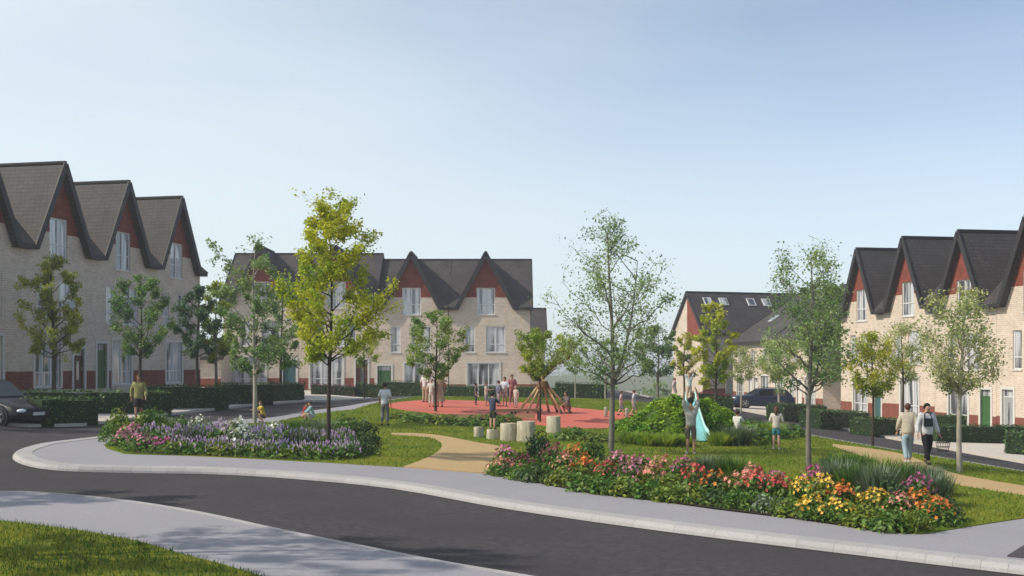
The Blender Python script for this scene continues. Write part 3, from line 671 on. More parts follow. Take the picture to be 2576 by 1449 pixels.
DENS = 2.5; LSZ = .84
def tree(label, base, Y, prof, trunk_r, leafs, size, lmat, bmat, forks=0, nlimb=16, seed=1, clear=None, group='young street trees', dens_top=1.0, lean=0.0, cluster=.22, twigs=5):
    """prof: (photo row, left x, right x) of the crown outline, top first; becomes radii in metres at depth Y"""
    rg = np.random.default_rng(seed); k = Y / FPX; leafs *= DENS; size *= LSZ
    bz = base.z; bx = base.x
    def hz(py): return CAMZ - (py - HY) * k - bz
    H = hz(prof[0][0]); zs = np.array([hz(p[0]) for p in prof])[::-1]
    rl = np.array([max(.05, bx - (p[1] - CX) * k) for p in prof])[::-1]; rr = np.array([max(.05, (p[2] - CX) * k - bx) for p in prof])[::-1]
    cb = zs[0]; clear = clear if clear is not None else cb * .92
    def rad(z, az):
        l, r = np.interp(z, zs, rl), np.interp(z, zs, rr); c = math.cos(az); m = (l + r) / 2
        return m + (r - m) * max(0, c) ** 1.0 + (l - m) * max(0, -c) ** 1.0
    tr = MB(); br = []
    ph = rg.uniform(0, 6.28)
    def trunkpt(z):
        t = z / H; return np.array([lean*H*t + .018*H*math.sin(ph + t*5) * t, .018*H*math.cos(ph*1.7 + t*4) * t, z])
    top = H * (.93 if forks == 0 else .9)
    zz = np.linspace(-.25, top, 12); pts = [trunkpt(z) if z > 0 else np.array([0, 0, z]) for z in zz]
    rads = [trunk_r * (1.18 if z < .1 else 1) * (max(0.0, 1 - (z / H) ** 1.1) * .93 + .05) for z in zz]
    tr.tube(pts, rads, 9)
    limbs = []
    if forks:
        for q in range(forks):
            az = (.15 if q == 0 else math.pi * .95) + rg.uniform(-.3, .3); s = trunkpt(clear); e_z = H * rg.uniform(.72, .85); rr_ = rad(e_z, az) * .6
            e = np.array([rr_*math.cos(az), rr_*math.sin(az)*.7, e_z]); c = s + np.array([rr_*.75*math.cos(az), rr_*.6*math.sin(az), (e_z-clear)*.35])
            b = bez(s, c, e, 9); tr.tube(b, [trunk_r*.62*(1-.85*i/8) for i in range(9)], 7); limbs.append((b, .9))
    ga = rg.uniform(0, 6.28); zt = np.linspace(cb + (H-cb)*.04, H*.93, nlimb)
    for i, z in enumerate(zt):
        ga += 2.4 + rg.uniform(-.35, .35)
        r = rad(z, ga) * rg.uniform(.72, 1.08)
        s0 = max(clear * rg.uniform(.98, 1.1), z - r * rg.uniform(.55, 1.0) - .15)
        s0 = min(s0, top * .97); src = trunkpt(s0)
        if forks and rg.random() < .45:
            b, _ = limbs[rg.integers(0, forks)]; cand = b[np.argmin(np.abs(b[:, 2] - s0))]; src = cand
        e = np.array([src[0]*.4 + r*math.cos(ga), src[1]*.4 + r*math.sin(ga), z]); m = src + (e - src) * .5 + np.array([0, 0, -.02*r + rg.uniform(-.1, .12)*r])
        b = bez(src, m, e, 7); b[1:-1] += rg.normal(0, .03*r, (5, 3))
        tr.tube(b, [max(.006, trunk_r * (.34 if z < H*.7 else .2) * (1 - .85*j/6)) for j in range(7)], 5, cap=False); limbs.append((b, 1.0))
    limbs.append((np.array([trunkpt(z) for z in np.linspace(max(clear*1.15, H*.7), H, 7)]), .6))
    P = []; tot = sum(w for _, w in limbs); per = leafs / (len(limbs) * twigs)
    for b, wgt in limbs:
        L = np.linalg.norm(b[-1] - b[0]); 
        for q in range(twigs):
            t = rg.uniform(.3, 1) ** .8 if q else 1.0
            i = min(5, int(t * 6)); f = t * 6 - i; s = b[i] * (1 - f) + b[i+1] * f
            d = (b[-1] - b[0]) / (L + 1e-6) * .5 + rg.normal(size=3) * .6; d[2] += .35; d /= np.linalg.norm(d)
            ln = rg.uniform(.18, .42) * max(.35, L) * (1.15 - .5*t) + .1
            e = s + d * ln; e[2] = min(e[2], H * .965)
            tr.tube(bez(s, (s+e)/2 + rg.normal(0, .05*ln, 3), e, 4), [max(.004, trunk_r*.09), max(.004, trunk_r*.07), .004, .003], 4, cap=False)
            n = int(per * wgt * rg.uniform(.4, 1.6) * (dens_top if s[2] > H*.75 else 1))
            tt = rg.uniform(.1, 1.12, (n, 1)); sg = cluster * max(.45, ln)
            P.append(s + (e - s) * tt + np.clip(rg.normal(0, 1, (n, 3)), -1.5, 1.5) * sg * np.array([1, 1, .85]))
    P = np.concatenate(P); P = P[P[:, 2] < H * (1 - .03*rg.random(len(P)))]
    root = thing('tree', label, 'tree', (bx, base.y, bz), 0, group)
    tr.build('trunk', M[bmat], root, True)
    link('crown', mesh_quads('crown', leaf_quads(P, size, rg, .3)), M[lmat], root)
    return root
LM = leaf_mat
M['l_yellow'] = LM('leaf_yellow', (0.270, 0.378, 0.032), (0.540, 0.540, 0.043), .55, .45, .35, .38, .56)
M['l_olive'] = LM('leaf_olive', (.20, .26, .045), (.46, .44, .05), .6, .45, .4, .42, .66)
M['l_dark'] = LM('leaf_dark', (0.098, 0.195, 0.075), (0.195, 0.300, 0.090), .6, .38, .45)
M['l_deep'] = LM('leaf_deep', (0.068, 0.135, 0.075), (0.120, 0.195, 0.090), .7, .35, .45)
M['l_mid'] = LM('leaf_mid', (0.150, 0.255, 0.068), (0.300, 0.390, 0.075), .6, .42, .45)
M['l_bright'] = LM('leaf_bright', (0.213, 0.312, 0.037), (0.400, 0.450, 0.050), .7, .42, .4)
M['l_airy'] = LM('leaf_airy', (0.163, 0.263, 0.112), (0.325, 0.413, 0.175), .6, .42, .5)
M['l_sage'] = LM('leaf_sage', (0.275, 0.338, 0.138), (0.500, 0.512, 0.237), .7, .42, .45)
M['l_greyg'] = LM('leaf_greygreen', (0.150, 0.247, 0.105), (0.300, 0.390, 0.143), .6, .4, .5)
M['l_orange'] = LM('leaf_orange', (0.275, 0.338, 0.037), (0.525, 0.475, 0.037), .7, .42, .35)

tree('yellow-tipped olive young tree in front of the left row, nearest the dark car', atY(135, 51), 51, [(633,118,140),(665,92,152),(720,70,200),(780,48,222),(830,40,236),(870,66,212),(895,100,180)], .11, 3400, .17, 'l_olive', 'bark', nlimb=18, seed=3)
tree('dark green young tree standing behind the man in the olive jacket', atY(352, 50), 50, [(688,335,360),(720,300,400),(780,268,428),(830,272,430),(870,295,405),(892,325,380)], .10, 2600, .17, 'l_dark', 'bark', nlimb=16, seed=5)
tree('dark green young tree by the far corner of the left row', atY(497, 56), 56, [(715,480,520),(760,448,540),(820,438,548),(865,448,545),(895,475,525)], .11, 2600, .18, 'l_deep', 'bark', nlimb=14, seed=6)
tree('slender light green tree left of the pale trunked tree', atY(544, 60), 60, [(705,535,560),(760,515,585),(830,505,592),(880,510,590),(915,530,565)], .10, 2500, .18, 'l_bright', 'barkgrey', nlimb=14, seed=8)
tree('large grey green tree with a pale trunk behind the purple flowers', at(641, 1066, .13), at(641, 1066, .13).y, [(584,585,612),(620,548,650),(680,540,690),(740,545,735),(800,560,765),(870,565,760),(920,580,720),(955,610,670)], .10, 4400, .16, 'l_greyg', 'barkpale', forks=0, nlimb=24, seed=12, clear=2.1, dens_top=.35)
tree('dark thin-trunked green tree by the teal door', atY(707, 74), 74, [(690,690,715),(740,655,750),(810,648,762),(870,660,752),(905,690,725)], .11, 2400, .2, 'l_dark', 'bark', nlimb=14, seed=15)
tb = at(827, 1148, .13)
tree('tall yellow tree with a thin dark trunk among the purple flowers', tb, tb.y, [(466,862,884),(492,775,885),(530,795,905),(580,778,938),(640,770,938),(690,755,910),(718,690,990),(760,700,985),(800,725,945),(850,740,950),(885,770,915),(905,810,850)], .066, 7600, .115, 'l_yellow', 'bark', nlimb=34, seed=17, clear=2.55, cluster=.2, twigs=6)
tree('small yellow tree half hidden behind the tall yellow one', atY(917, 76), 76, [(815,905,925),(850,886,950),(890,884,955),(920,900,940)], .07, 1100, .17, 'l_yellow', 'bark', nlimb=12, seed=19)
t9 = at(1096, 1036, .13)
tree('light green round young tree at the edge of the red playground', t9, t9.y, [(775,1085,1105),(805,1045,1140),(850,1022,1166),(890,1025,1170),(930,1045,1140),(952,1075,1115)], .075, 3000, .15, 'l_mid', 'bark', nlimb=20, seed=23)
t10 = at(1358, 1062, .13)
tree('yellowish young tree growing in front of the climbing poles', t10, t10.y, [(822,1345,1385),(850,1312,1430),(885,1300,1440),(915,1308,1436),(938,1330,1410),(950,1345,1375)], .06, 3000, .14, 'l_bright', 'bark', nlimb=18, seed=25)
t11 = at(1538, 1142, .13)
tree('tall airy tree with a forked pale trunk in the middle of the lawn', t11, t11.y, [(522,1480,1512),(570,1450,1560),(640,1415,1630),(690,1405,1692),(750,1398,1690),(810,1400,1680),(870,1420,1690),(920,1430,1660),(955,1470,1620)], .10, 4000, .105, 'l_airy', 'barkgrey', forks=1, nlimb=30, seed=29, clear=2.25, cluster=.3, twigs=7, dens_top=.7)
tree('narrow bright yellow tree behind the mound', atY(1800, 66), 66, [(757,1790,1808),(800,1765,1832),(850,1752,1840),(900,1748,1840),(945,1755,1830),(970,1780,1815)], .09, 3000, .2, 'l_yellow', 'bark', nlimb=20, seed=31)
t13 = at(2035, 1184, .13)
tree('tall airy green tree with a grey trunk right of the girl in shorts', t13, t13.y, [(592,1985,2015),(640,1955,2050),(700,1935,2095),(760,1960,2120),(830,1930,2140),(880,1915,2150),(930,1930,2130),(965,1985,2080)], .082, 3700, .10, 'l_airy', 'barkgrey', forks=1, nlimb=28, seed=37, clear=2.1, cluster=.3, twigs=7, dens_top=.7)
t14 = at(2195, 1122, .13)
tree('yellow-green young tree with a thin dark trunk beside the right road', t14, t14.y, [(830,2180,2210),(870,2150,2235),(920,2138,2255),(960,2145,2240),(995,2175,2215)], .055, 2000, .12, 'l_orange', 'bark', nlimb=15, seed=41, cluster=.28)
t15 = at(2414, 1188, .13)
tree('pale leaved tree with a whitish trunk right of the walking couple', t15, t15.y, [(715,2375,2420),(760,2330,2450),(820,2310,2490),(870,2305,2510),(920,2315,2500),(955,2350,2460),(980,2390,2430)], .08, 3000, .10, 'l_sage', 'barkpale', nlimb=26, seed=43, cluster=.3, clear=2.1, twigs=7)
tree('dark green bushy tree beside the far road, right of the airy tree', atY(1655, 88), 88, [(815,1640,1675),(850,1600,1705),(890,1590,1725),(925,1605,1715),(945,1640,1680)], .13, 2600, .24, 'l_dark', 'barkgrey', nlimb=16, seed=47)
tree('orange tinted young tree behind the children on the mound', atY(1722, 84), 84, [(835,1712,1732),(870,1695,1752),(915,1690,1758),(950,1705,1745)], .10, 1400, .22, 'l_orange', 'bark', nlimb=14, seed=49)
tree('small pale green tree left of the dark blue car', atY(1864, 74), 74, [(868,1855,1875),(895,1838,1893),(930,1835,1898),(960,1850,1882)], .06, 1100, .17, 'l_sage', 'barkpale', nlimb=12, seed=51, cluster=.3)
tree('wide pale green tree standing against the right row', atY(2270, 52), 52, [(805,2255,2280),(840,2230,2320),(890,2215,2330),(930,2235,2315),(955,2260,2290)], .08, 1700, .13, 'l_sage', 'bark', nlimb=14, seed=53, cluster=.32)
tree('young tree with a thin pale trunk beside the far verge', atY(1523, 76), 76, [(850,1515,1535),(885,1490,1560),(920,1485,1565),(945,1505,1545)], .06, 700, .2, 'l_airy', 'barkpale', nlimb=11, seed=57)
tree('young tree with a thin pale trunk at the far corner of the hedge', atY(1447, 84), 84, [(845,1440,1455),(880,1415,1475),(915,1412,1480),(940,1430,1462)], .06, 800, .2, 'l_mid', 'barkpale', nlimb=11, seed=58)
tree('big dark green tree between the sloping roofs and the right row', atY(2085, 86), 86, [(715,2060,2110),(750,2010,2150),(800,1985,2165),(860,1990,2160),(920,2010,2140),(960,2050,2110)], .2, 4800, .26, 'l_greyg', 'bark', nlimb=22, seed=61)
tree('pale hazy tree in front of the far sloping roofs', atY(1960, 72), 72, [(850,1950,1975),(875,1905,2010),(910,1895,2020),(935,1915,2000),(952,1945,1975)], .09, 2000, .18, 'l_sage', 'barkpale', nlimb=14, seed=63, cluster=.32)
# trees outside the frame that shade the near pavement and the left road
def off_tree(label, x, y, h, r, seed, mat='l_mid', n=3200, clear=2.4):
    b = Vector((x, y, T(x, y)))
    k = FPX / y
    def P(z, rr): return (HY - (z + b.z - CAMZ) * k, CX + (x - rr) * k, CX + (x + rr) * k)
    tree(label, b, y, [P(h, .2), P(h*.85, r*.6), P(h*.65, r), P(h*.5, r), P(h*.38, r*.7)], .12, n, .17, mat, 'bark', nlimb=18, seed=seed, clear=clear, group='trees outside the picture')
off_tree('green tree on the near lawn, left of the picture, shading the near pavement', -9.0, 13.4, 7.8, 2.1, 71)
off_tree('green tree on the near lawn, left of the picture, shading the kerb bend', -14.4, 18.6, 7.0, 1.8, 72)
off_tree('green tree at the left junction, just outside the picture', -24.5, 34.5, 8.5, 2.3, 73)
off_tree('broad green tree left of the dark car, just outside the picture', -27.0, 41.5, 9.0, 2.6, 74)

# ------------------------------------------------------------------ hedges
def hedge(a, b, depth, h, label, mat='hedge', name='hedge', cat='hedge', group='clipped hedges', seed=0, leaf=.13, dens=55):
    rg = np.random.default_rng(100 + seed)
    a = Vector(a); b = Vector(b); d = (b - a); d.z = 0; L = d.length; t = d.normalized(); n = Vector((-t.y, t.x, 0))
    root = thing(name, label, cat, (a.x, a.y, a.z), math.atan2(t.y, t.x), group)
    dz = b.z - a.z
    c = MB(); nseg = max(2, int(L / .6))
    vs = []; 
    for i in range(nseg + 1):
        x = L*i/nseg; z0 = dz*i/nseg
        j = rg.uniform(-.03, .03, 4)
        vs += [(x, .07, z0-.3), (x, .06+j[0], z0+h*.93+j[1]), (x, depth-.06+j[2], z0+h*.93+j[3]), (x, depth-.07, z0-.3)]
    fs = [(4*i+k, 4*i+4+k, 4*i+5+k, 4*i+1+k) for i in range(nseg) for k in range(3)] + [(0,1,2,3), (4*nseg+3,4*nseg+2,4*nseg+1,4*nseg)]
    c.add(vs, fs); c.build('shade_core', M['hedgecore'], root)
    P = []; O = []
    def face(nn, fn, o):
        if nn < 1: return
        u = rg.random((nn, 2)); p = fn(u); P.append(p + rg.normal(0, .035, p.shape)); O.append(np.tile(np.array(o, float) * 1.2, (nn, 1)))
    face(int(L*h*dens), lambda u: np.stack([u[:,0]*L, np.zeros(len(u))+.03, u[:,1]*h + dz*u[:,0]], 1), (0,-1,.2))
    face(int(L*h*dens*.5), lambda u: np.stack([u[:,0]*L, np.zeros(len(u))+depth-.03, u[:,1]*h + dz*u[:,0]], 1), (0,1,.2))
    face(int(L*depth*dens), lambda u: np.stack([u[:,0]*L, u[:,1]*depth, np.full(len(u), h) + dz*u[:,0]], 1), (0,0,1))
    for x, s in ((0, -1), (L, 1)):
        face(int(depth*h*dens), lambda u: np.stack([np.full(len(u), x), u[:,0]*depth, u[:,1]*h + dz*(x > 0)], 1), (s,0,.2))
    link('leaves', mesh_quads('leaves', leaf_quads(np.concatenate(P), leaf, rg, .2, .6, np.concatenate(O))), M[mat], root)
    return root
def hedge_px(x0, y0, x1, y1, ytop, depth, label, seed, **k):
    a, b = at(x0, y0, .1), at(x1, y1, .1); h = (max(y0, y1) - ytop) / FPX * (a.y + b.y) / 2
    a.z += .1; b.z += .1
    return hedge(a, b, depth, h, label, seed=seed, **k)
hedge_px(110, 1068, 250, 1064, 1004, 1.4, 'dark clipped hedge directly right of the parked dark car', 1)
hedge_px(80, 1044, 250, 1040, 986, 1.2, 'dark hedge behind the dark car and its hedge, under the left tree', 2)
hedge_px(262, 1042, 434, 1040, 985, 1.2, 'dark hedge behind the man in the olive jacket', 3)
hedge_px(400, 1029, 578, 1027, 972, 1.2, 'long dark hedge right of the man, under the end of the left row', 4)
hedge_px(572, 1018, 690, 1015, 966, 1.0, 'dark hedge behind the pale trunk of the large grey green tree', 5)
hedge_px(692, 1010, 768, 1006, 966, 1.0, 'short hedge under the teal door', 6)
def hedge_Y(x0, x1, Y, h, depth, label, seed, **k):
    a, b = atY(x0, Y), atY(x1, Y); a.z += .1; b.z += .1
    return hedge(a, b, depth, h, label, seed=seed, **k)
hedge_Y(896, 960, 80, 1.0, 1, 'short lit hedge in front of the brown and green doors of the middle row', 7)
hedge_Y(962, 1075, 80.5, 1.25, 1, 'dark hedge left of the adults on the playground', 8)
hedge_Y(1078, 1200, 80.5, .95, 1, 'low sunlit hedge behind the adults at the playground', 9)
hedge_Y(1205, 1400, 82, .9, 1, 'dark hedge behind the group by the climbing poles', 10)
hedge_Y(1398, 1528, 86, 1.2, 1.1, 'dark hedge beyond the climbing poles, left of the airy tree', 11)
hedge_Y(1745, 1840, 80, 1.0, 1.2, 'dark red leaved hedge left of the blue car', 12, mat='redhedge', group='red shrubs')
hedge_Y(1782, 1845, 74, .8, 1.0, 'small dark green hedge under the red hedge', 13)
hedge_Y(782, 892, 79, .75, 1.2, 'purple heather border in front of the middle row', 14, mat='heather', name='heather_border', cat='shrub', group='red shrubs')
hedge_px(1976, 1056, 2082, 1055, 1019, 1.2, 'clipped hedge across the road, farthest of the right row', 15)
hedge_px(2066, 1075, 2190, 1074, 1035, 1.2, 'clipped hedge across the road, behind the thin dark trunk', 16)
hedge_px(2196, 1094, 2266, 1094, 1052, 1.2, 'short clipped hedge directly left of the walking couple', 17)
hedge_px(2330, 1080, 2482, 1080, 1045, 1.0, 'clipped hedge near the green door, behind the long hedge', 18)
hedge_px(2362, 1112, 2610, 1112, 1072, 1.1, 'long clipped hedge right of the walking couple', 19)
hedge_px(2532, 1142, 2640, 1150, 1092, 1.1, 'lit clipped hedge at the right edge of the picture', 20)
# the far wood beyond the field
P = []; rg = np.random.default_rng(5)
for i in range(46):
    x = rg.uniform(14, 62) if i < 30 else rg.uniform(-6, 14); y = rg.uniform(175, 205); r = rg.uniform(1.6, 3.2); h = rg.uniform(2.5, 5.5) if i < 30 else rg.uniform(1, 2)
    n = 160; d = rg.normal(size=(n, 3)); d /= np.linalg.norm(d, axis=1, keepdims=True); P.append(np.array([x, y, T(x, y) + h*.5]) + d * np.array([r, r, h*.55]) * rg.uniform(.5, 1, (n, 1)))
for i in range(70):
    x = rg.uniform(-60, 190); y = rg.uniform(640, 720); r = rg.uniform(5, 10); n = 90; d = rg.normal(size=(n, 3)); d /= np.linalg.norm(d, axis=1, keepdims=True)
    P.append(np.array([x, y, T(x, y) + 1.0]) + d * np.array([r, r, 2.2]) * rg.uniform(.5, 1, (n, 1)))
o = link('distant_wood', mesh_quads('distant_wood', leaf_quads(np.concatenate(P), .9, rg)), M['l_greyg']); tag(o, 'hazy line of trees and bushes beyond the field at the end of the road', 'wood', kind='stuff')

# ------------------------------------------------------------------ mound
mc = at(1745, 1110); mc = Vector((mc.x + .0, mc.y + 2.6, T(mc.x, mc.y)))
MRX, MRY, MH = 3.1, 2.6, 1.36
def mound_z(x, y):
    u = math.hypot((x - mc.x)/MRX, (y - mc.y)/MRY)
    return mc.z + .12 + (MH * (math.cos(min(1, u) * math.pi) * .5 + .5) ** .58 if u < 1 else 0)
mb = MB(); nr, na = 14, 40
for i in range(nr + 1):
    for k in range(na):
        a = 2*math.pi*k/na; x, y = mc.x + MRX*i/nr*math.cos(a), mc.y + MRY*i/nr*math.sin(a)
        mb.v.append((x, y, mound_z(x, y) - .02 if i < nr else T(x, y)))
mb.f = [(i*na+k, i*na+(k+1) % na, (i+1)*na+(k+1) % na, (i+1)*na+k) for i in range(nr) for k in range(na)]
tag(link('mound', mb.mesh('mound', True), M['moundsoil']), kind='structure')
n = 17000; rr = np.sqrt(rg.random(n)) * .98; aa = rg.random(n) * 6.283
P = np.array([(mc.x + MRX*r*math.cos(a), mc.y + MRY*r*math.sin(a), 0) for r, a in zip(rr, aa)])
# keep the slide's lane clear
SL_T, SL_B = Vector((0, 0, 0)), Vector((0, 0, 0))
sb = at(1763, 1122); stp = Vector(((1736 - CX)/FPX*(mc.y - .35), mc.y - .35, 0)); stp.z = mound_z(stp.x, stp.y)
lane = np.array([sb.x - stp.x, sb.y - stp.y]); LL = np.linalg.norm(lane); lane /= LL
q = (P[:, :2] - np.array([stp.x, stp.y])); along = q @ lane; across = np.abs(q @ np.array([-lane[1], lane[0]]))
P = P[~((across < .36) & (along > -.3))]
bump = lambda x, y: .09*math.sin(x*3.1 + y*1.7) + .07*math.sin(x*5.3 - y*4.1)
P[:, 2] = [mound_z(x, y) + .05 + bump(x, y) for x, y in P[:, :2]]; P[:, 2] += rg.normal(0, .05, len(P))
tag(link('ground_cover', mesh_quads('ground_cover', leaf_quads(P, .17, rg, 2.2, .6)), M['ivy']), 'bright green leafy ground cover over the play mound', 'ground cover', kind='stuff')

# ------------------------------------------------------------------ grass blades
def blades(name, poly, n, h, w, mat, label, excl=(), seed=0, bias=None):
    rg = np.random.default_rng(seed); xs = [p[0] for p in poly]; ys = [p[1] for p in poly]
    P = np.stack([rg.uniform(min(xs), max(xs), n*3), rg.uniform(min(ys), max(ys), n*3)], 1)
    P = P[inside(poly, P)]
    if bias: P = P[bias(P)]
    for e in excl: P = P[~inside(e, P)]
    P = P[:n]; m = len(P)
    z = np.array([T(x, y) for x, y in P]) + .13
    a = rg.uniform(0, 6.283, m); hh = h * rg.uniform(.5, 1.3, m); ww = w * rg.uniform(.7, 1.3, m)
    dx, dy = np.cos(a)*ww*.5, np.sin(a)*ww*.5; lx, ly = rg.normal(0, .35, (2, m)) * hh
    B = np.stack([P[:,0], P[:,1], z], 1)
    q = np.stack([B - np.stack([dx, dy, 0*dx], 1), B + np.stack([dx, dy, 0*dx], 1), B + np.stack([lx+dx*.25, ly+dy*.25, hh], 1), B + np.stack([lx-dx*.25, ly-dy*.25, hh], 1)], 1)
    tag(link(name, mesh_quads(name, q), M[mat]), label, 'grass', kind='stuff')
mound_poly = [(mc.x + MRX*.95*math.cos(a), mc.y + MRY*.95*math.sin(a)) for a in np.linspace(0, 6.28, 24)[:-1]]
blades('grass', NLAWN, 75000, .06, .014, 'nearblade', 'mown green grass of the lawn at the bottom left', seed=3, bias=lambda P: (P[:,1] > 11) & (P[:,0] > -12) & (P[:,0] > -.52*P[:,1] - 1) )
blades('grass', LAWN, 95000, .055, .03, 'grassblade', 'mown green grass of the lawn around the playground', (PATH1, PATH2, PLAY, mound_poly), 4)

# ------------------------------------------------------------------ planting
def clump_foliage(kind, seed):
    """unit clump: radius 1, height 1"""
    rg = np.random.default_rng(seed)
    if kind == 'leafy':
        n = 420; d = rg.normal(size=(n, 3)); d[:, 2] = np.abs(d[:, 2]); d /= np.linalg.norm(d, axis=1, keepdims=True)
        lump = 1 + .22*np.sin(d[:, 0]*5 + seed) * np.cos(d[:, 1]*4 + seed)
        P = d * np.array([1, 1, .85]) * (rg.uniform(.35, 1, (n, 1)) ** .5) * lump[:, None]
        return mesh_quads('foliage', leaf_quads(P, .26, rg, .4, .5, d * .6))
    if kind == 'spiky':
        n = 620; a = rg.uniform(0, 6.283, n); r0 = rg.uniform(0, .45, n); B = np.stack([np.cos(a)*r0, np.sin(a)*r0, 0*a], 1)
        out = rg.uniform(.15, .75, n); hh = rg.uniform(.55, 1.1, n); a2 = a + rg.normal(0, .5, n)
        Tp = B + np.stack([np.cos(a2)*out, np.sin(a2)*out, hh], 1); w = .022; s = np.stack([-np.sin(a2)*w, np.cos(a2)*w, 0*a], 1)
        mid = (B + Tp)/2 + np.array([0, 0, .1])
        return mesh_quads('foliage', np.concatenate([np.stack([B - s, B + s, mid + s, mid - s], 1), np.stack([mid - s, mid + s, Tp + s*.15, Tp - s*.15], 1)]))
    if kind == 'bush':
        P = []; O = []
        for i in range(26):
            d = rg.normal(size=3); d[2] = abs(d[2]); d /= np.linalg.norm(d); c = d * np.array([.72, .72, .75]) * rg.uniform(.55, 1); n = 34
            e = rg.normal(size=(n, 3)); e /= np.linalg.norm(e, axis=1, keepdims=True); P.append(c + np.array([0, 0, .1]) + e * rg.uniform(.12, .3, (n, 1))); O.append(e * .8)
        return mesh_quads('foliage', leaf_quads(np.concatenate(P), .16, rg, .2, .5, np.concatenate(O)))
def blossom_mesh(n, r, seed, spike=False, spread=1.0):
    rg = np.random.default_rng(seed); V = []; F = []
    for i in range(n):
        d = rg.normal(size=3); d[2] = abs(d[2]) + .95; d /= np.linalg.norm(d); c = d * np.array([spread, spread, .95]) * rg.uniform(.82, 1.12)
        if spike:
            b = len(V); h = r * rg.uniform(3, 5); 
            for z, q in ((0, .45), (.35, .8), (.7, .55), (1, .1)):
                for k in range(5): V.append((c[0] + r*q*math.cos(k*1.2566 + z*2), c[1] + r*q*math.sin(k*1.2566 + z*2), c[2] - h*.3 + h*z))
            for j in range(3):
                for k in range(5): F.append((b+j*5+k, b+j*5+(k+1) % 5, b+j*5+5+(k+1) % 5, b+j*5+5+k))
            continue
        nr = Vector(d) + Vector(rg.normal(0, .35, 3)); nr.normalize(); u = nr.orthogonal().normalized(); v = nr.cross(u); rad = r * rg.uniform(.7, 1.25); a0 = rg.uniform(0, 1.2); c = Vector(c)
        b = len(V); V.append(tuple(c))
        for k in range(10):
            a = a0 + k * .6283; q = rad * (1 if k % 2 == 0 else .55); lift = rad * (.28 if k % 2 == 0 else .12)
            V.append(tuple(c + (u*math.cos(a) + v*math.sin(a))*q + nr*lift))
        F += [(b, b+1+(2*k+9) % 10, b+1+2*k, b+1+(2*k+1) % 10) for k in range(5)]
    return mesh_polys('blossoms', V, F)
FOL = {k: [clump_foliage(k, s) for s in (1, 2, 3)] for k in ('leafy', 'spiky', 'bush')}
BLO = [blossom_mesh(70, .105, 1), blossom_mesh(58, .12, 2), blossom_mesh(85, .09, 3)]
BLS = [blossom_mesh(48, .046, 4, True), blossom_mesh(58, .044, 5, True)]
fm = {'f_lit': leaf_mat('clump_fresh', (.20, .32, .04), (.34, .42, .06), 1.2, .5, .4), 'f_green': leaf_mat('clump_green', (0.068, 0.162, 0.025), (0.145, 0.230, 0.043), 1.2, .3, .5), 'f_yel': leaf_mat('clump_lime', (0.128, 0.196, 0.025), (0.221, 0.255, 0.037), 1.2, .3, .5),
      'f_dark': leaf_mat('clump_dark', (0.037, 0.085, 0.027), (0.085, 0.136, 0.041), 1.2, .25, .5), 'f_grey': leaf_mat('clump_grey', (0.119, 0.170, 0.102), (0.204, 0.255, 0.162), 1.2, .25, .45)}
def petal(name, c, c2): return leaf_mat(name, c, c2, 3, .25, .4)
pm = {'pink': petal('petal_pink', (0.524, 0.159, 0.281), (0.625, 0.288, 0.382)), 'magenta': petal('petal_magenta', (0.503, 0.091, 0.260), (0.623, 0.193, 0.398)), 'red': petal('petal_red', (0.517, 0.068, 0.059), (0.616, 0.148, 0.111)),
      'salmon': petal('petal_salmon', (0.619, 0.226, 0.179), (0.681, 0.354, 0.280)), 'orange': petal('petal_orange', (0.653, 0.167, 0.050), (0.733, 0.293, 0.059)), 'yellow': petal('petal_yellow', (0.716, 0.436, 0.062), (0.797, 0.563, 0.105)),
      'purple': petal('petal_purple', (.34, .26, .54), (.46, .38, .62)), 'violet': petal('petal_violet', (.46, .30, .56), (.58, .42, .62)), 'white': petal('petal_white', (0.638, 0.658, 0.638), (0.768, 0.777, 0.739)), 'lilac': petal('petal_lilac', (.52, .40, .58), (.62, .50, .64)), 'wine': petal('petal_wine', (0.211, 0.052, 0.081), (0.327, 0.085, 0.122))}
CN = {'f_lit': 'fresh green', 'f_green': 'mid green', 'f_yel': 'lime green', 'f_dark': 'dark green', 'f_grey': 'grey green'}
def clump(p, r, h, kind, fmat, col, label, cat='flowers', name='flower_clump', group=None, rgx=random, spike=False):
    o = thing(name, label, cat, p, rgx.uniform(0, 6.28), group); o.scale = (r, r, h)
    f = link('foliage', rgx.choice(FOL[kind]), None, o)
    if not f.data.materials: f.data.materials.append(fm[fmat])
    f.material_slots[0].link = 'OBJECT'; f.material_slots[0].material = fm[fmat]
    if col:
        b = link('blossoms', rgx.choice(BLS if spike else BLO), None, o)
        if not b.data.materials: b.data.materials.append(pm[col])
        b.material_slots[0].link = 'OBJECT'; b.material_slots[0].material = pm[col]
    return o
def bed(items, bedname, rowname, group):
    """items: (px, py of foot, radius m, height m, kind, foliage, colour)"""
    for i, (px, py, r, h, kind, fmat, col) in enumerate(items):
        p = at(px, py, .12); p.z += .12; sp = col in ('purple', 'violet', 'lilac') 
        col_s = f'{col} flowers' if col else 'no flowers'
        what = {'leafy': 'bushy', 'spiky': 'grassy', 'bush': 'dense'}[kind]
        lb = f'{what} {CN[fmat]} plant, {col_s}, {ordinal(i)} from left, {rowname} of {bedname}'
        clump(p, r, h, kind, fmat, col, lb, 'flowers' if col else 'shrub', 'flower_clump' if col else 'shrub', group, spike=sp)
G1 = 'plants of the front flower bed'; G2 = 'plants of the purple flower bed'
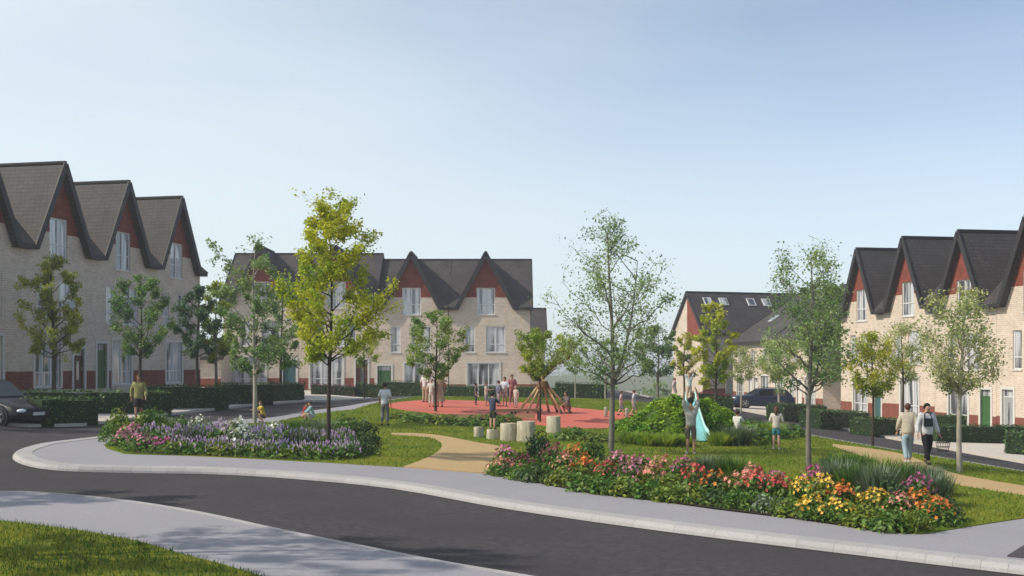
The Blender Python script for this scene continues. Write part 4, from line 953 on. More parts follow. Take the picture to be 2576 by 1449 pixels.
bed([(1262,1196,.42,0.44,'leafy','f_green','salmon'), (1305,1206,.36,0.37,'leafy','f_green',None), (1345,1212,.42,0.44,'leafy','f_dark',None), (1415,1222,.42,0.48,'leafy','f_yel',None), (1470,1236,.42,0.44,'leafy','f_green',None),
     (1525,1243,.4,0.40,'leafy','f_green',None), (1575,1247,.42,0.44,'leafy','f_yel',None), (1632,1254,.42,0.42,'leafy','f_green',None), (1690,1262,.4,0.42,'leafy','f_yel',None), (1745,1266,.42,0.44,'leafy','f_yel',None), (1800,1272,.4,0.40,'leafy','f_dark',None),
     (1858,1282,.44,0.44,'bush','f_green',None), (1925,1288,.4,0.37,'leafy','f_grey',None), (1985,1298,.38,0.35,'leafy','f_yel',None), (2045,1308,.42,0.44,'bush','f_green','yellow'), (2110,1316,.42,0.42,'bush','f_green','yellow'), (2175,1326,.42,0.42,'leafy','f_yel',None), (2235,1336,.42,0.40,'leafy','f_green',None), (2300,1338,.4,0.44,'bush','f_yel',None), (2352,1322,.42,0.48,'leafy','f_green','orange'), (2390,1312,.34,0.53,'bush','f_dark',None)],
    'long front bed', 'front row', G1)
bed([(1270,1176,.42,0.55,'leafy','f_green','pink'), (1318,1188,.4,0.44,'leafy','f_green','wine'), (1420,1196,.42,0.58,'leafy','f_green','salmon'), (1472,1205,.42,0.58,'leafy','f_yel','orange'), (1530,1216,.42,0.53,'leafy','f_green','red'), (1585,1221,.42,0.53,'leafy','f_green','pink'), (1640,1226,.42,0.55,'leafy','f_yel','salmon'), (1695,1234,.4,0.44,'leafy','f_yel',None), (1748,1240,.44,0.60,'leafy','f_green','red'), (1800,1246,.42,0.53,'leafy','f_dark','orange'),
     (1860,1250,.42,0.53,'leafy','f_yel','salmon'), (1905,1256,.4,0.60,'leafy','f_green','red'), (1968,1262,.4,0.55,'leafy','f_green','red'), (2025,1270,.42,0.58,'leafy','f_green','yellow'), (2072,1276,.42,0.63,'leafy','f_yel','yellow'), (2122,1284,.42,0.55,'leafy','f_green','orange'), (2200,1296,.4,0.49,'leafy','f_yel','yellow'), (2262,1302,.4,0.48,'leafy','f_green','salmon'), (2316,1300,.4,0.53,'leafy','f_green','orange')],
    'long front bed', 'middle row', G1)
bed([(1350,1160,.62,0.92,'bush','f_dark',None), (1392,1176,.45,0.62,'leafy','f_green','wine'), (1445,1178,.42,0.62,'leafy','f_green','orange'), (1490,1160,.5,0.70,'bush','f_green',None), (1555,1192,.4,0.55,'leafy','f_green','pink'), (1612,1196,.4,0.53,'leafy','f_green','pink'), (1665,1202,.42,0.53,'leafy','f_yel','salmon'), (1722,1208,.42,0.56,'leafy','f_green','magenta'), (1780,1214,.55,0.62,'spiky','f_grey',None), (1838,1218,.55,0.63,'spiky','f_green',None), (1890,1224,.42,0.53,'leafy','f_green','salmon'),
     (1945,1236,.4,0.44,'leafy','f_green','pink'), (2052,1252,.42,0.66,'leafy','f_green','magenta'), (2108,1254,.6,0.79,'spiky','f_grey',None), (2152,1264,.6,0.75,'spiky','f_green',None), (2205,1272,.6,0.79,'spiky','f_grey',None), (2262,1280,.6,0.75,'bush','f_dark',None), (2312,1276,.42,0.66,'leafy','f_green','magenta'), (2352,1274,.5,0.66,'spiky','f_grey',None)],
    'long front bed', 'back row', G1)
bed([(2110,1212,.6,0.66,'spiky','f_green',None), (2165,1220,.6,0.70,'spiky','f_green',None), (2222,1232,.62,0.70,'spiky','f_yel',None), (2280,1242,.62,0.66,'spiky','f_green',None), (2335,1248,.55,0.62,'spiky','f_grey',None)], 'front bed, right end', 'tall row', G1)
bed([(310,1122,.45,0.40,'leafy','f_green','pink'), (355,1133,.48,0.44,'leafy','f_green','pink'), (402,1135,.48,0.40,'leafy','f_dark','magenta'), (455,1140,.5,0.44,'leafy','f_yel','lilac'), (505,1142,.5,0.44,'leafy','f_green','violet'), (556,1145,.5,0.44,'leafy','f_yel','violet'), (610,1146,.5,0.40,'leafy','f_green','lilac'), (662,1148,.5,0.44,'leafy','f_yel','lilac'), (715,1150,.5,0.44,'leafy','f_green','purple'), (766,1152,.5,0.44,'leafy','f_yel','lilac'), (818,1155,.5,0.44,'leafy','f_green','violet'), (868,1152,.5,0.48,'leafy','f_green','lilac'), (912,1146,.45,0.44,'leafy','f_dark',None)],
    'purple flower bed', 'front row', G2)
bed([(282,1112,.5,0.64,'bush','f_green',None), (335,1118,.5,0.60,'leafy','f_grey','pink'), (385,1120,.55,0.60,'leafy','f_green','lilac'), (445,1124,.55,0.60,'leafy','f_grey','violet'), (498,1126,.55,0.64,'spiky','f_grey','purple'), (550,1128,.55,0.68,'leafy','f_green','violet'), (602,1130,.55,0.60,'leafy','f_grey','white'), (655,1131,.55,0.68,'leafy','f_grey','purple'), (707,1133,.55,0.68,'leafy','f_green','purple'), (760,1135,.55,0.64,'spiky','f_grey','purple'), (812,1136,.55,0.60,'leafy','f_green','lilac'), (862,1134,.55,0.64,'leafy','f_green','violet'), (925,1132,.5,0.60,'bush','f_dark',None)],
    'purple flower bed', 'middle row', G2)
bed([(320,1100,.85,0.98,'bush','f_yel',None), (388,1100,.9,1.10,'bush','f_green',None), (445,1106,.75,0.85,'bush','f_green',None), (505,1108,.55,0.76,'leafy','f_grey','white'), (560,1110,.55,0.64,'leafy','f_grey','lilac'), (600,1112,.55,0.76,'leafy','f_grey','white'), (690,1114,.55,0.68,'leafy','f_grey','white'), (745,1116,.7,0.68,'spiky','f_green',None), (800,1118,.7,0.76,'spiky','f_grey',None), (858,1112,.85,0.98,'bush','f_green',None), (905,1116,.75,0.85,'bush','f_dark',None)],
    'purple flower bed', 'back row', G2)
# low plants round the playground, the stumps and the mound
def shrubs(items, group):
    for px, py, r, h, kind, fmat, lb in items:
        p = at(px, py, .12); p.z += .12; clump(p, r, h, kind, fmat, None, lb, 'shrub', 'shrub', group)
shrubs([(1010,1052,.9,0.35,'leafy','f_yel','low lime shrub beside the man in the white shirt'), (1055,1062,1.0,0.42,'leafy','f_green','green shrub left of the pair below the red playground'), (1110,1066,1.0,0.49,'leafy','f_yel','lime shrub in front of the playground edge, under the round tree'), (1160,1070,1.0,0.39,'leafy','f_green','low green shrub left of the log stumps'),
        (1215,1072,.9,0.56,'leafy','f_green','tall green shrub behind the smallest log stumps'), (1275,1066,.8,0.49,'leafy','f_green','green shrub behind the middle log stump'), (1440,1108,.8,0.56,'leafy','f_green','green shrub right of the log stumps'), (1500,1112,.7,0.42,'leafy','f_yel','lime shrub left of the airy tree trunk')], 'shrubs around the playground')
shrubs([(1590,1118,.75,0.44,'spiky','f_lit','grassy plant at the left foot of the mound'), (1632,1122,.75,0.44,'spiky','f_lit','grassy plant at the foot of the mound, right of the leftmost'), (1676,1124,.75,0.44,'spiky','f_lit','lime grassy plant at the foot of the mound'), (1714,1124,.7,0.40,'spiky','f_lit','grassy plant just left of the slide'),
        (1810,1122,.7,0.48,'spiky','f_lit','grassy plant just right of the slide'), (1856,1122,.8,.7,'spiky','f_grey','greyish grassy plant under the sitting child'), (1900,1116,.8,.75,'leafy','f_green','green shrub between the mound and the girl in shorts'), (1930,1104,.9,0.64,'spiky','f_lit','grassy shrub behind the girl in shorts'), (1985,1100,.8,.6,'leafy','f_green','green shrub right of the girl in shorts'), (1885,1080,.8,.6,'bush','f_dark','dark bush behind the right flank of the mound')], 'plants around the mound')
# low leaves covering the soil of the beds
def cover(name, pxpoly, n, label, seed):
    poly = px_line(pxpoly); rg = np.random.default_rng(seed); xs = [p[0] for p in poly]; ys = [p[1] for p in poly]
    tag(sheet('planting_bed', poly, .147, M['soil'], .5), kind='structure')
    P = np.stack([rg.uniform(min(xs), max(xs), n*4), rg.uniform(min(ys), max(ys), n*4)], 1); P = P[inside(poly, P)][:n]
    P3 = np.array([(x, y, T(x, y) + .16 + rg.uniform(0, .14)) for x, y in P])
    tag(link(name, mesh_quads(name, leaf_quads(P3, .14, rg, .5)), fm['f_green']), label, 'ground cover', kind='stuff')
cover('ground_cover', [(1225,1188),(1330,1210),(1480,1240),(1650,1260),(1800,1281),(2000,1305),(2200,1334),(2290,1343),(2390,1318),(2400,1280),(2350,1240),(2200,1215),(2100,1205),(2050,1240),(1950,1228),(1800,1205),(1600,1185),(1480,1150),(1350,1140),(1260,1160)], 5000, 'low green leaves covering the soil of the long front bed', 8)
cover('ground_cover', [(275,1118),(330,1140),(500,1146),(760,1158),(900,1154),(940,1138),(900,1108),(700,1106),(500,1100),(330,1092)], 4500, 'low green leaves covering the soil of the purple bed', 9)
# ------------------------------------------------------------------ people
SKIN = {'fair': plain('skin_fair', (.50, .30, .22), .55, var=.05), 'tan': plain('skin_tan', (.36, .20, .13), .55, var=.05), 'dark': plain('skin_dark', (.13, .07, .045), .5, var=.05)}
EYE = plain('eye_dark', (.02, .015, .012), .3); LIP = plain('lip', (.35, .12, .1), .5)
CLO = {}
def cloth(c):
    k = tuple(c)
    if k not in CLO: CLO[k] = noise_mat('cloth', [v*.82 for v in c], [min(1, v*1.12) for v in c], 9, .9, .3, 25, spec=.15)
    return CLO[k]
def skinned(name, V, E, rads, mat, parent, sub=1, root=0):
    me = bpy.data.meshes.new('tmp'); me.from_pydata([tuple(v) for v in V], E, []); me.update()
    o = bpy.data.objects.new('tmp', me); COL.objects.link(o)
    m = o.modifiers.new('skin', 'SKIN'); m.use_smooth_shade = True
    for i, sv in enumerate(me.skin_vertices[0].data):
        r = rads[i]; sv.radius = (r, r) if not hasattr(r, '__len__') else r; sv.use_root = (i == root)
    if sub: s = o.modifiers.new('sub', 'SUBSURF'); s.levels = sub; s.render_levels = sub
    dg = bpy.context.evaluated_depsgraph_get(); dg.update()
    out = bpy.data.meshes.new_from_object(o.evaluated_get(dg)); out.name = name
    bpy.data.objects.remove(o); bpy.data.meshes.remove(me)
    out.materials.clear(); out.materials.append(mat)
    for p in out.polygons: p.use_smooth = True
    return link(name, out, None, parent)
class Sk:
    def __init__(s): s.V = []; s.E = []; s.R = []
    def p(s, v, r, par=None):
        s.V.append(Vector(v)); s.R.append(r); i = len(s.V) - 1
        if par is not None: s.E.append((par, i))
        return i
STAND = dict(hip=.52, lean=0, legs=[((-.055, -.01, .28), (-.06, .01, .045)), ((.055, -.01, .28), (.06, .01, .045))], arms=[((-.145, .02, .63), (-.15, -.03, .49)), ((.145, .02, .63), (.15, -.03, .49))])
WALK = dict(hip=.515, lean=-.01, legs=[((-.05, -.085, .29), (-.05, -.13, .05)), ((.05, .0, .28), (.05, .13, .07))], arms=[((-.145, .06, .64), (-.15, .05, .5)), ((.145, -.03, .64), (.145, -.13, .53))])
UP = dict(STAND, arms=[((-.15, -.02, .95), (-.13, -.05, 1.08)), ((.15, -.02, .95), (.13, -.05, 1.08))])
FWD = dict(STAND, arms=[((-.14, -.10, .70), (-.12, -.24, .70)), ((.14, -.10, .70), (.12, -.24, .72))])
HOLD = dict(STAND, arms=[((-.15, -.01, .65), (-.07, -.15, .62)), ((.15, -.01, .65), (.07, -.15, .60))])
CROUCH = dict(hip=.20, lean=-.10, legs=[((-.09, -.20, .27), (-.08, -.06, .04)), ((.09, -.20, .27), (.08, -.06, .04))], arms=[((-.15, -.19, .36), (-.10, -.32, .28)), ((.15, -.19, .36), (.10, -.32, .28))])
SIT = dict(hip=.27, lean=.02, legs=[((-.06, -.22, .29), (-.06, -.24, .045)), ((.06, -.22, .29), (.06, -.24, .045))], arms=[((-.15, -.06, .42), (-.11, -.20, .36)), ((.15, -.06, .42), (.11, -.20, .36))])
RUN = dict(hip=.50, lean=-.08, legs=[((-.05, -.16, .33), (-.05, -.15, .09)), ((.05, .06, .26), (.05, .22, .20))], arms=[((-.15, .06, .66), (-.13, -.06, .58)), ((.15, -.10, .66), (.13, -.20, .72))])
def person(label, p, H, yaw, pose, top, low, skin='fair', hair=(.05, .03, .02), sleeve=.45, leglen=1.0, skirt=None, longhair=False, cap=None, topn='shirt', lown='trousers', shoe=(.05, .045, .04), group=None, bulk=1.0, slant=0.0):
    root = thing('person', label, 'person', p, yaw, group); q = pose; hz = q['hip']; ln = q['lean']
    S = H
    def c(v): return Vector(v) * S
    def torso(t): return Vector((slant*t, ln * t, hz + .31 * t))          # 0 hip .. 1 neck base
    s = Sk(); f = S
    pel = s.p(c(torso(0)), (.082*f*bulk, .062*f*bulk)); wa = s.p(c(torso(.4)), (.07*f*bulk, .052*f*bulk), pel); ch = s.p(c(torso(.78)), (.088*f*bulk, .06*f*bulk), wa); nb = s.p(c(torso(1.0)), (.036*f, .036*f), ch)
    hb = torso(1.0); nk = s.p(c(hb + Vector((0, -.008, .035))), (.03*f, .032*f), nb); h1 = s.p(c(hb + Vector((0, -.018, .085))), (.042*f, .052*f), nk); h2 = s.p(c(hb + Vector((0, -.014, .125))), (.046*f, .056*f), h1); h3 = s.p(c(hb + Vector((0, -.01, .155))), (.028*f, .036*f), h2)
    nose = s.p(c(hb + Vector((0, -.078, .096))), .008*f, h1)
    arms = []
    for sgn, (el, ha) in zip((-1, 1), q['arms']):
        sh0 = torso(.93) + Vector((sgn*.098, 0, 0)); sh = s.p(c(sh0), .034*f*bulk, ch); e = s.p(c(el), .025*f, sh)
        dv = (Vector(ha) - Vector(el)); L = dv.length; dv.normalize()
        wr = s.p(c(ha), .016*f, e); sd = Vector((0, -1, 0)) if abs(dv.y) < .7 else Vector((1, 0, 0)); sd = (sd - dv * sd.dot(dv)).normalized(); pn = dv.cross(sd)
        pa = s.p(c(Vector(ha) + dv*.028), (.018*f, .013*f), wr)
        base = Vector(ha) + dv * .045
        for k, (off, fl) in enumerate(((-.018, .036), (-.006, .045), (.006, .041), (.018, .032))):
            a = s.p(c(base + sd*off*.8), .0062*f, pa); b = s.p(c(base + sd*off + dv*fl*.55 - pn*sgn*.004), .0055*f, a); s.p(c(base + sd*off + dv*fl*.95 - pn*sgn*.016), .0045*f, b)
        a = s.p(c(Vector(ha) + dv*.018 - sd*.022), .0065*f, pa); s.p(c(Vector(ha) + dv*.042 - sd*.036), .005*f, a)
        arms.append((sh0, Vector(el), Vector(ha)))
    legs = []
    for sgn, (kn, an) in zip((-1, 1), q['legs']):
        hj = torso(0) + Vector((sgn*.05, 0, -.03)); j = s.p(c(hj), .055*f*bulk, pel); k = s.p(c(kn), .034*f, j); cm = s.p(c(Vector(kn)*.6 + Vector(an)*.4 + Vector((0, .008, 0))), .031*f, k); a = s.p(c(an), .02*f, cm)
        s.p(c(Vector(an) + Vector((sgn*.01, -.075, -.025))), (.02*f, .014*f), a); legs.append((hj, Vector(kn), Vector(an)))
    body = skinned('body', s.V, s.E, s.R, SKIN[skin], root)
    # eyes and mouth
    hc = hb + Vector((0, -.016, .098)); fb = MB()
    for sgn in (-1, 1): fb.ball(c(hc + Vector((sgn*.020, -.047, .012))), (.006*f, .005*f, .004*f), 6, 4)
    fb.build('eyes', EYE, root); mo = MB(); mo.ball(c(hc + Vector((0, -.047, -.030))), (.013*f, .006*f, .004*f), 6, 4); mo.build('mouth', LIP, root)
    # hair
    hm = MB(); nu, nv = 14, 8; hcen = hb + Vector((0, -.008, .115)); b0 = len(hm.v); rh = random.Random(int(H*1000))
    for i in range(nv + 1):
        t = math.pi * .62 * i / nv
        for k in range(nu):
            a = 2*math.pi*k/nu; back = math.sin(a); tt = t * (1.0 + .35*max(0, back) - .32*max(0, -back)); j = 1 + rh.uniform(-.05, .05)
            hm.v.append(tuple(c(hcen + Vector((.054*math.sin(tt)*math.cos(a)*j, .063*math.sin(tt)*math.sin(a)*j + .006, .060*math.cos(tt)*j)))))
    for i in range(nv):
        for k in range(nu): hm.f.append((b0+i*nu+k, b0+(i+1)*nu+k, b0+(i+1)*nu+(k+1) % nu, b0+i*nu+(k+1) % nu))
    if longhair: hm.tube([c(hcen + Vector((0, .045, .0))), c(hcen + Vector((0, .062, -.05))), c(hcen + Vector((0, .066, -.11))), c(hcen + Vector((0, .062, -.15)))], [.048*f, .046*f, .038*f, .015*f], 9)
    hm.build('hair', cloth(hair), root, True)
    if cap:
        cm_ = MB(); cm_.lathe([(.062*f, 0), (.06*f, .03*f), (.045*f, .055*f), (.01*f, .066*f)], 14, c(hcen + Vector((0, .0, .008)))); cm_.ball(c(hcen + Vector((0, -.07, .012))), (.045*f, .04*f, .006*f), 10, 5); cm_.build('cap', cloth(cap), root, True)
    # top
    s = Sk(); g = .014*f
    am = s.p(c(torso(-.16)), (.090*f*bulk + g, .072*f*bulk + g)); a0 = s.p(c(torso(.05)), (.088*f*bulk + g, .068*f*bulk + g), am); a1 = s.p(c(torso(.4)), (.08*f*bulk + g, .06*f*bulk + g), a0); a2 = s.p(c(torso(.78)), (.092*f*bulk + g, .066*f*bulk + g*.8), a1); a3 = s.p(c(torso(.97)), (.043*f, .043*f), a2)
    for sh0, el, ha in arms:
        j = s.p(c(sh0), .036*f*bulk + g, a2)
        if sleeve <= .5: s.p(c(sh0 + (el - sh0) * sleeve * 2), .032*f + g*.9, j)
        else: e = s.p(c(el), .028*f + g, j); s.p(c(el + (ha - el) * (sleeve - .5) * 2), .022*f + g*.8, e)
    skinned(topn, s.V, s.E, s.R, cloth(top), root)
    # lower garment
    if skirt:
        k = MB(); zt, zb = hz + .04, hz + .04 - skirt; n = 18; b0 = len(k.v)
        for i in range(7):
            t = i/6
            for m in range(n):
                a = 2*math.pi*m/n; r = (.088 + .055*t) * (1 + .05*math.sin(a*5 + 1)*t) * bulk
                k.v.append(tuple(c(Vector((r*math.cos(a) + slant*0, r*.85*math.sin(a), zt + (zb - zt)*t)))))
        for i in range(6):
            for m in range(n): k.f.append((b0+i*n+m, b0+i*n+(m+1) % n, b0+(i+1)*n+(m+1) % n, b0+(i+1)*n+m))
        k.f.append(tuple(b0+m for m in range(n))); k.build('skirt', cloth(low), root, True)
    else:
        s = Sk(); at_ = s.p(c(torso(.2)), (.084*f*bulk + g*.4, .064*f*bulk + g*.4)); a0 = s.p(c(torso(.0)), (.088*f*bulk + g*.6, .069*f*bulk + g*.6), at_)
        for hj, kn, an in legs:
            j = s.p(c(hj), .058*f*bulk + g*.5, a0)
            if leglen <= .5: s.p(c(hj + (kn - hj) * leglen * 2), .044*f + g*.6, j)
            else: e = s.p(c(kn), .038*f + g*.6, j); s.p(c(kn + (an - kn) * (leglen - .5) * 2 * .97), .026*f + g*.8, e)
        skinned(lown, s.V, s.E, s.R, cloth(low), root)
    for sgn, (hj, kn, an) in zip((-1, 1), legs):
        b = MB(); b.ball(c(an + Vector((sgn*.006, -.035, -.026))), (.028*f, .072*f, .026*f), 10, 6); b.build('shoe', cloth(shoe), root, True)
    return root
def P_(px, py, up=.14): p = at(px, py, up); p.z += up; return p
def Hh(px, y0, y1): return (y1 - y0) / FPX * at(px, y1).y
WH, GR = (.62, .62, .62), (.16, .16, .17)
KG = 'children at the playground'
# the couple on the right path
person('person in a loose beige jacket and pale jeans, left of the walking couple', P_(2284, 1166), 1.74, R(172), WALK, (.50, .44, .36), (.30, .40, .46), 'fair', (.10, .05, .03), .97, 1.0, shoe=(.5, .5, .48), bulk=1.22, topn='jacket')
cp = P_(2331, 1168)
person('person in a white shirt and black trousers with dark hair, right of the couple', cp, 1.76, R(10), dict(WALK, arms=[((-.155, .02, .63), (-.165, -.03, .5)), ((.17, .02, .63), (.2, -.04, .49))]), (.62, .63, .68), (.02, .02, .022), 'fair', (.015, .012, .012), .95, 1.0, bulk=1.16)
bg_ = thing('handbag', 'dark wire-like basket bag held by the person in white', 'bag', (cp.x + .46, cp.y - .02, cp.z + .38))
k = MB()
for z, r in ((0, .13), (.12, .16), (.24, .17)): k.tube([(r*math.cos(a)*1.2, r*math.sin(a)*.6, z) for a in np.linspace(0, 6.283, 20)], .008, 5, False)
for a in np.linspace(0, 6.283, 19)[:-1]: k.tube([(.13*math.cos(a)*1.2, .13*math.sin(a)*.6, 0), (.17*math.cos(a)*1.2, .17*math.sin(a)*.6, .24)], .005, 4)
k.build('basket', cloth((.03, .028, .026)), bg_)
k = MB()
for sy in (-.08, .08): k.tube([(-.14, sy, .24), (-.08, sy*.4, .42), (0, 0, .47), (.08, sy*.4, .42), (.14, sy, .24)], .008, 6)
k.build('handle', cloth((.03, .028, .026)), bg_)
cs = thing('camera_bag', 'small black camera bag hanging on the chest of the person in white', 'bag', (cp.x - .02, cp.y - .19, cp.z + 1.22))
k = MB(); k.box(-.12, .12, -.05, .05, -.13, .1); k.build('pouch', cloth((.03, .04, .05)), cs); k = MB(); k.tube([(-.1, .02, .1), (-.08, .08, .24), (0, .12, .28), (.08, .08, .24), (.1, .02, .1)], .014, 6); k.build('strap', cloth((.03, .03, .03)), cs)
# lawn
person('person with raised arms in a grey shirt and brown shorts, facing the slide', P_(1738, 1142), 1.76, R(180), dict(UP, arms=[((-.13, .0, .96), (-.11, -.06, 1.10)), ((.13, .0, .96), (.11, -.06, 1.10))]), (.40, .40, .38), (.16, .13, .10), 'tan', (.03, .03, .03), .5, .55, shoe=(.5, .48, .44), lown='shorts')
person('girl in a pale top and teal shorts standing with arms folded', P_(1953, 1130), 1.42, R(160), HOLD, (.58, .52, .46), (.05, .20, .24), 'fair', (.10, .06, .035), .7, .42, longhair=True, shoe=(.5, .5, .48), lown='shorts')
person('child in a white shirt sitting on the right foot of the mound', P_(1856, 1102, .35), 1.30, R(140), SIT, (.60, .60, .55), (.30, .16, .12), 'tan', (.05, .03, .02), .5, .5, lown='shorts')
person('man in a white shirt and grey trousers walking away on the left lawn', P_(968, 1070), 1.72, R(175), dict(WALK, legs=[((-.055, -.03, .28), (-.06, .0, .045)), ((.055, -.02, .28), (.055, .05, .05))]), (.60, .60, .66), (.17, .16, .17), 'tan', (.04, .03, .03), .45, .95)
person('child in a yellow top crouching beside the pale tree trunk', P_(664, 1062), 1.25, R(-60), dict(CROUCH, arms=[((-.15, -.19, .38), (-.10, -.36, .40)), ((.15, -.19, .38), (.10, -.36, .40))]), (.55, .42, .06), (.18, .12, .08), 'fair', (.14, .09, .05), .4, .5)
person('child in a red top leaning forward on the lawn behind the flowers', P_(764, 1058), 1.15, R(75), CROUCH, (.45, .06, .06), (.55, .30, .24), 'fair', (.06, .03, .02), .4, .5)
person('child in a teal and white top playing on the lawn behind the flowers', P_(788, 1060), 1.22, R(-70), CROUCH, (.26, .44, .46), (.5, .46, .42), 'fair', (.09, .05, .03), .9, 1)
# left garden
lp = P_(349, 1062)
person('man in an olive jacket and dark kilt-like shorts on the left pavement', lp, 1.78, R(15), WALK, (.26, .25, .10), (.035, .03, .03), 'tan', (.10, .06, .03), .97, .5, bulk=1.08, topn='jacket', lown='shorts')
# playground adults and children
person('woman in a white shirt and tan trousers left of the thin dark trunk', P_(1069, 1012), 1.64, R(150), STAND, (.62, .60, .58), (.40, .32, .22), 'tan', (.05, .03, .02), .5, 1, group=KG)
person('child in a white hat and pale clothes, beside the thin dark trunk', P_(1085, 1024), 1.42, R(170), STAND, (.62, .60, .54), (.55, .50, .45), 'fair', (.5, .48, .42), .5, .9, cap=(.66, .64, .58), group=KG)
person('woman in a long tan dress right of the thin dark trunk', P_(1107, 1024), 1.72, R(-160), STAND, (.42, .34, .24), (.42, .34, .24), 'tan', (.025, .018, .015), .5, 1, skirt=.40, group=KG)
person('child in dark clothes standing left of the playing group', P_(1197, 1019), 1.15, R(90), STAND, (.10, .10, .09), (.03, .045, .07), 'tan', (.03, .02, .02), .5, 1, group=KG)
person('child in a pale top stretching both arms forward', P_(1223, 1022), 1.22, R(70), FWD, (.52, .50, .44), (.22, .26, .32), 'fair', (.12, .07, .05), .4, .6, group=KG)
person('adult in a white shirt with arms held in front, in the playing group', P_(1270, 1022), 1.55, R(-20), HOLD, (.62, .64, .68), (.48, .40, .36), 'tan', (.03, .02, .02), .6, .5, group=KG)
person('adult in a dusty red top at the back of the playing group', P_(1288, 1018), 1.66, R(10), HOLD, (.34, .14, .14), (.24, .10, .12), 'tan', (.08, .03, .03), .6, 1, group=KG)
person('child in a pale grey top at the right of the playing group', P_(1298, 1026), 1.12, R(-40), STAND, (.52, .48, .40), (.40, .36, .32), 'fair', (.3, .26, .2), .5, .9, group=KG)
person('teenager in a dark blue and white top at the left of the playing group', P_(1254, 1022), 1.35, R(120), STAND, (.16, .17, .24), (.34, .30, .30), 'fair', (.05, .035, .03), .7, .9, group=KG)
person('person in a grey shirt crouching right of the climbing poles', P_(1430, 1040), 1.6, R(-50), CROUCH, (.13, .12, .13), (.24, .13, .12), 'tan', (.06, .05, .045), .5, .6, group=KG)
person('child in a pink top walking along the far edge of the playground', P_(1562, 1046), 1.22, R(90), WALK, (.46, .34, .36), (.20, .20, .24), 'fair', (.1, .06, .05), .5, .6, group=KG)
person('child in a pale lilac top walking ahead beside the mound', P_(1594, 1048), 1.30, R(90), WALK, (.46, .43, .52), (.24, .22, .22), 'fair', (.12, .08, .06), .5, .6, group=KG)
# on the mound
mp = Vector((stp.x + .02, stp.y + .35, 0)); mp.z = mound_z(mp.x, mp.y) + .02
person('child in a pale grey top with raised arms on top of the mound', mp, 1.12, R(5), UP, (.58, .60, .60), (.48, .36, .28), 'fair', (.30, .20, .10), .5, .55, lown='shorts')
mp2 = Vector((stp.x - .52, stp.y + .75, 0)); mp2.z = mound_z(mp2.x, mp2.y)
person('child in a pale pink dress standing behind the top of the mound', mp2, .98, R(60), STAND, (.58, .44, .42), (.58, .44, .42), 'fair', (.2, .1, .06), .5, 1, skirt=.25)

# ------------------------------------------------------------------ stumps, climbing poles, beam, slide
def stump(px, py, w, h, label, seed):
    p = P_(px, py, .1); k = p.y / FPX; r = w*k/2; H = h*k; rg = np.random.default_rng(seed)
    p.y += r
    root = thing('log_stump', label, 'stump', p, 0, 'upright log stumps'); n = 22
    wob = 1 + .06*np.sin(np.linspace(0, 6.28, n, False)*3 + seed) + rg.normal(0, .02, n)
    m = MB(); zs = [-.05, .04, H*.5, H-.02, H]
    for i, z in enumerate(zs):
        for q in range(n):
            a = 2*math.pi*q/n; rr = r * wob[q] * (1.06 if i < 2 else .97 if i == 4 else 1.0); m.v.append((rr*math.cos(a), rr*math.sin(a), z))
    for i in range(len(zs)-1):
        for q in range(n): m.f.append((i*n+q, i*n+(q+1) % n, (i+1)*n+(q+1) % n, (i+1)*n+q))
    m.build('bark', M['log'], root, True)
    t = MB(); t.v = [(r*wob[q]*.972*math.cos(2*math.pi*q/n), r*wob[q]*.972*math.sin(2*math.pi*q/n), H+.004) for q in range(n)]; t.f = [tuple(range(n))]; t.build('cut_face', M['logtop'], root)
    return p, H
stump(1203, 1103, 24, 28, 'short pale log stump, leftmost of the row of stumps', 1)
s2p, s2h = stump(1239, 1108, 32, 27, 'lowest log stump with a child standing on it', 2)
stump(1279, 1112, 42, 46, 'pale log stump in the middle of the row', 3)
stump(1325, 1115, 46, 54, 'tallest pale log stump next to the dark bush', 4)
stump(1394, 1092, 36, 44, 'log stump standing apart behind the dark bush', 5)
person('boy in a dark blue shirt and green shorts standing on the lowest log stump', s2p + Vector((0, 0, s2h + .01)), 1.30, R(150), FWD, (.06, .065, .11), (.05, .06, .035), 'fair', (.025, .02, .02), .5, .5, lown='shorts')
# teepee of climbing poles
cpz = P_(1366, 1040, .12); pk = cpz.y / FPX
fr = thing('climbing_frame', 'teepee shaped climbing frame of leaning timber poles on the red surface', 'climbing frame', cpz)
feet = [(-66, -8), (-42, -16), (-18, 20), (16, 22), (48, -18), (72, -6), (38, 14)]
for i, (fx, fy) in enumerate(feet):
    a = Vector((fx*pk, fy*pk*1.3, 0)); top = Vector((-fx*pk*.10 + .03*i - .1, -fy*pk*.12, 88*pk)); e = a + (top - a) * (1.08 + .05*(i % 3))
    m = MB(); m.tube([a, a + (e-a)*.5 + Vector((.02, .01, 0)), e], [.062, .055, .045], 9); po = m.build('pole', M['pole'], fr, True)
    m = MB(); m.tube([a + (e-a)*-.005 + Vector((0,0,-.03)), a + (e-a)*.09], [.068, .066], 9); m.build('pole_foot', M['barge'], po, True)
m = MB()
for q in range(7):
    z = (66 + q*2.2)*pk; m.tube([(.42*(1-z/(105*pk))*2*math.cos(a) + .0, .42*(1-z/(105*pk))*2*math.sin(a), z + .02*math.sin(a*3)) for a in np.linspace(0, 6.283, 18)], .035, 6, False)
m.build('rope_binding', cloth((.16, .09, .04)), fr, True)
m = MB()
for (i, j, z1, z2) in ((0, 1, .35, .4), (1, 2, .45, .5), (4, 5, .4, .3), (1, 4, .3, .45), (2, 3, .4, .5)):
    def on(i, t):
        a = Vector((feet[i][0]*pk, feet[i][1]*pk*1.3, 0)); top = Vector((-feet[i][0]*pk*.10 + .03*i - .1, -feet[i][1]*pk*.12, 88*pk)); return a + (top - a)*t
    m.tube([on(i, z1), (on(i, z1) + on(j, z2))/2 - Vector((0,0,.08)), on(j, z2)], .025, 6)
